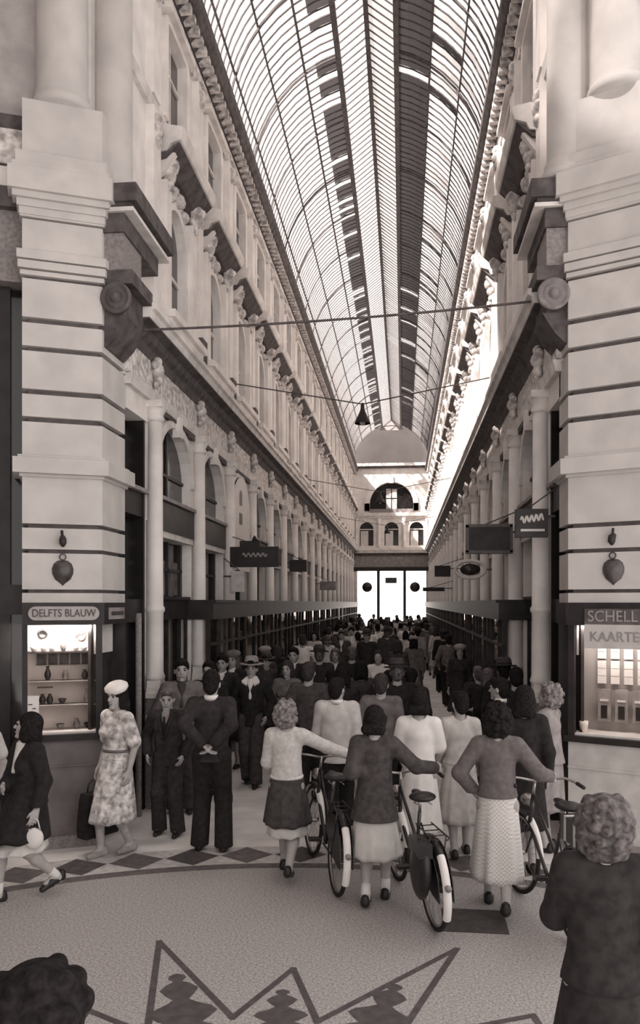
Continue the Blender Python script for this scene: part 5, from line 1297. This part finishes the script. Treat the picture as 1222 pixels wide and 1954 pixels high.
def hang_sign(X0, X1, Y, z0, z1, m, label, frame=None, wall=XR, name='hanging_sign'):
    r = empty(name, ((X0+X1)/2, Y, (z0+z1)/2)); hw, hh = (X1-X0)/2, (z1-z0)/2
    b = MB(); b.box(-hw, hw, -.05, .05, -hh, hh); b.build('sign_board', m, r)
    if frame:
        b = MB()
        for q in ((-hw-.015, hw+.015, hh-.03, hh+.015), (-hw-.015, hw+.015, -hh-.015, -hh+.03)): b.box(q[0], q[1], -.065, .065, q[2], q[3])
        for q in ((-hw-.015, -hw+.02), (hw-.02, hw+.015)): b.box(q[0], q[1], -.065, .065, -hh, hh)
        b.build('frame', frame, r)
    e = wall-(X0+X1)/2; s_ = 1 if e > 0 else -1
    b = MB(); b.tube([(s_*hw*.9, 0, hh*.5), (e, 0, hh*.5)], .014, 6); b.tube([(-s_*hw*.3, 0, hh), (e, 0, hh+.22)], .009, 6); b.build('bracket', IRON, r)
    tag(r, label, 'sign'); return r, hw, hh
Mf_ = Matrix(((1, 0, 0, 0), (0, 0, -1, -.056), (0, 1, 0, 0), (0, 0, 0, 1)))
r, hw, hh = hang_sign(.87, 1.46, 11.3, 3.10, 3.47, mat('dim_sign_face', .045, .5, .3, 6), 'dark framed rectangular sign projecting from the right shopfronts', mat('sign_frame', .12, .4, .2, 9))
r, hw, hh = hang_sign(1.20, 1.54, 8.95, 3.12, 3.42, BLACK, 'black sign with pale script and underline beside the right pier')
b = MB(); b.M = Matrix.Translation((0, -.056, .03)); b.tube([(-.12+.24*t/40, 0, .035*math.sin(t*.75)+.035*t/40) for t in range(41)], .013, 6); b.build('pale_script', PALE, r)
b = MB(); b.box(-.12, .13, -.06, -.05, -.09, -.065); b.build('underline', PALE, r)
r = empty('oval_sign', (1.13, 14.0, 2.98))
b = MB(); b.tube([(.25*math.cos(2*PI*i/32), 0, .145*math.sin(2*PI*i/32)) for i in range(32)], .03, 8, True); b.build('ring', STONE_G, r)
b = MB(); b.lathe([(0, -.02), (.17, -.02), (.17, .02), (0, .02)], 24, ax='y'); o = b.build('dark_centre', DGLAZE, r); o.scale = (1, 1, .58)
b = MB(); b.tube([(.25, 0, 0), (XR-1.13, 0, 0)], .014, 6); b.build('bracket', IRON, r); tag(r, 'pale oval ring sign with dark centre on the right side', 'sign')
hang_sign(.80, 1.20, 21.0, 3.08, 3.36, BLACK, 'small black sign beyond the oval ring sign')
hang_sign(.62, 1.30, 26.0, 2.78, 2.90, BLACK, 'low narrow black sign farthest along the right side')
r, hw, hh = hang_sign(-2.9, -2.08, 13.6, 3.02, 3.36, BLACK, 'long dark sign with pale lettering marks on the left side', None, XL)
b = MB(); b.M = Matrix.Translation((0, -.056, .03)); b.tube([(-.2+.42*t/40, 0, .03*math.sin(t*.8)) for t in range(41)], .016, 6); b.build('pale_script', C_MID, r)
b = MB(); b.box(-.25, .1, -.04, .04, hh, hh+.10); b.lathe([(.05, hh+.10), (.03, hh+.16), (0, hh+.2)], 10); b.build('crest', BLACK, r)
hang_sign(-2.86, -2.64, 13.5, 2.60, 2.95, C_LIGHT, 'pale upright panel below the long dark sign on the left', None, XL)
hang_sign(-2.85, -2.42, 20.5, 3.2, 3.5, BLACK, 'plain dark box sign right of the long dark sign', None, XL)
hang_sign(-2.85, -2.3, 28.0, 2.85, 3.15, GREYP, 'grey box sign farther along the left side', None, XL)
# shop boards hanging in the far doorways
for x, z, kd, lab in ((-1.45, 3.35, 'o', 'dark round board hanging in the left far doorway'), (-.02, 3.75, 'r', 'dark square board hanging in the middle far doorway'), (1.4, 3.35, 'o', 'dark round board hanging in the right far doorway')):
    r = empty('hanging_board', (XM+x, YE-.3, z)); b = MB()
    if kd == 'o': b.lathe([(0, -.03), (.3, -.03), (.3, .03), (0, .03)], 20, ax='y')
    else: b.box(-.34, .34, -.03, .03, -.17, .17)
    b.build('board', DGLAZE, r); b = MB(); b.tube([(0, 0, .15), (0, 0, 4.4-z)], .015, 6); b.build('rod', IRON, r); tag(r, lab, 'sign')
# grating in the floor
r = empty('floor_grate', tuple(ground(905, 1758)), -.02); b = MB(); b.box(-.24, .24, -.22, .22, 0, .004); b.build('pit', BLACK, r); b = MB()
for i in range(24): b.box(-.235, .235, -.215+i*.0187, -.215+i*.0187+.009, .004, .009)
b.build('grate_bars', mat('worn_iron', .10, .6, .2, 12), r); tag(r, 'dark iron foot grating in the floor behind the middle bicycle', 'grate')
# drain pipe on the first left column
b = MB(); b.tube([(XL+.02, 9.0, 0), (XL+.02, 9.0, 2.3)], .035, 10); tag(b.build('drain_pipe', STONE_D), 'grey upright pipe beside the first left column', 'pipe')
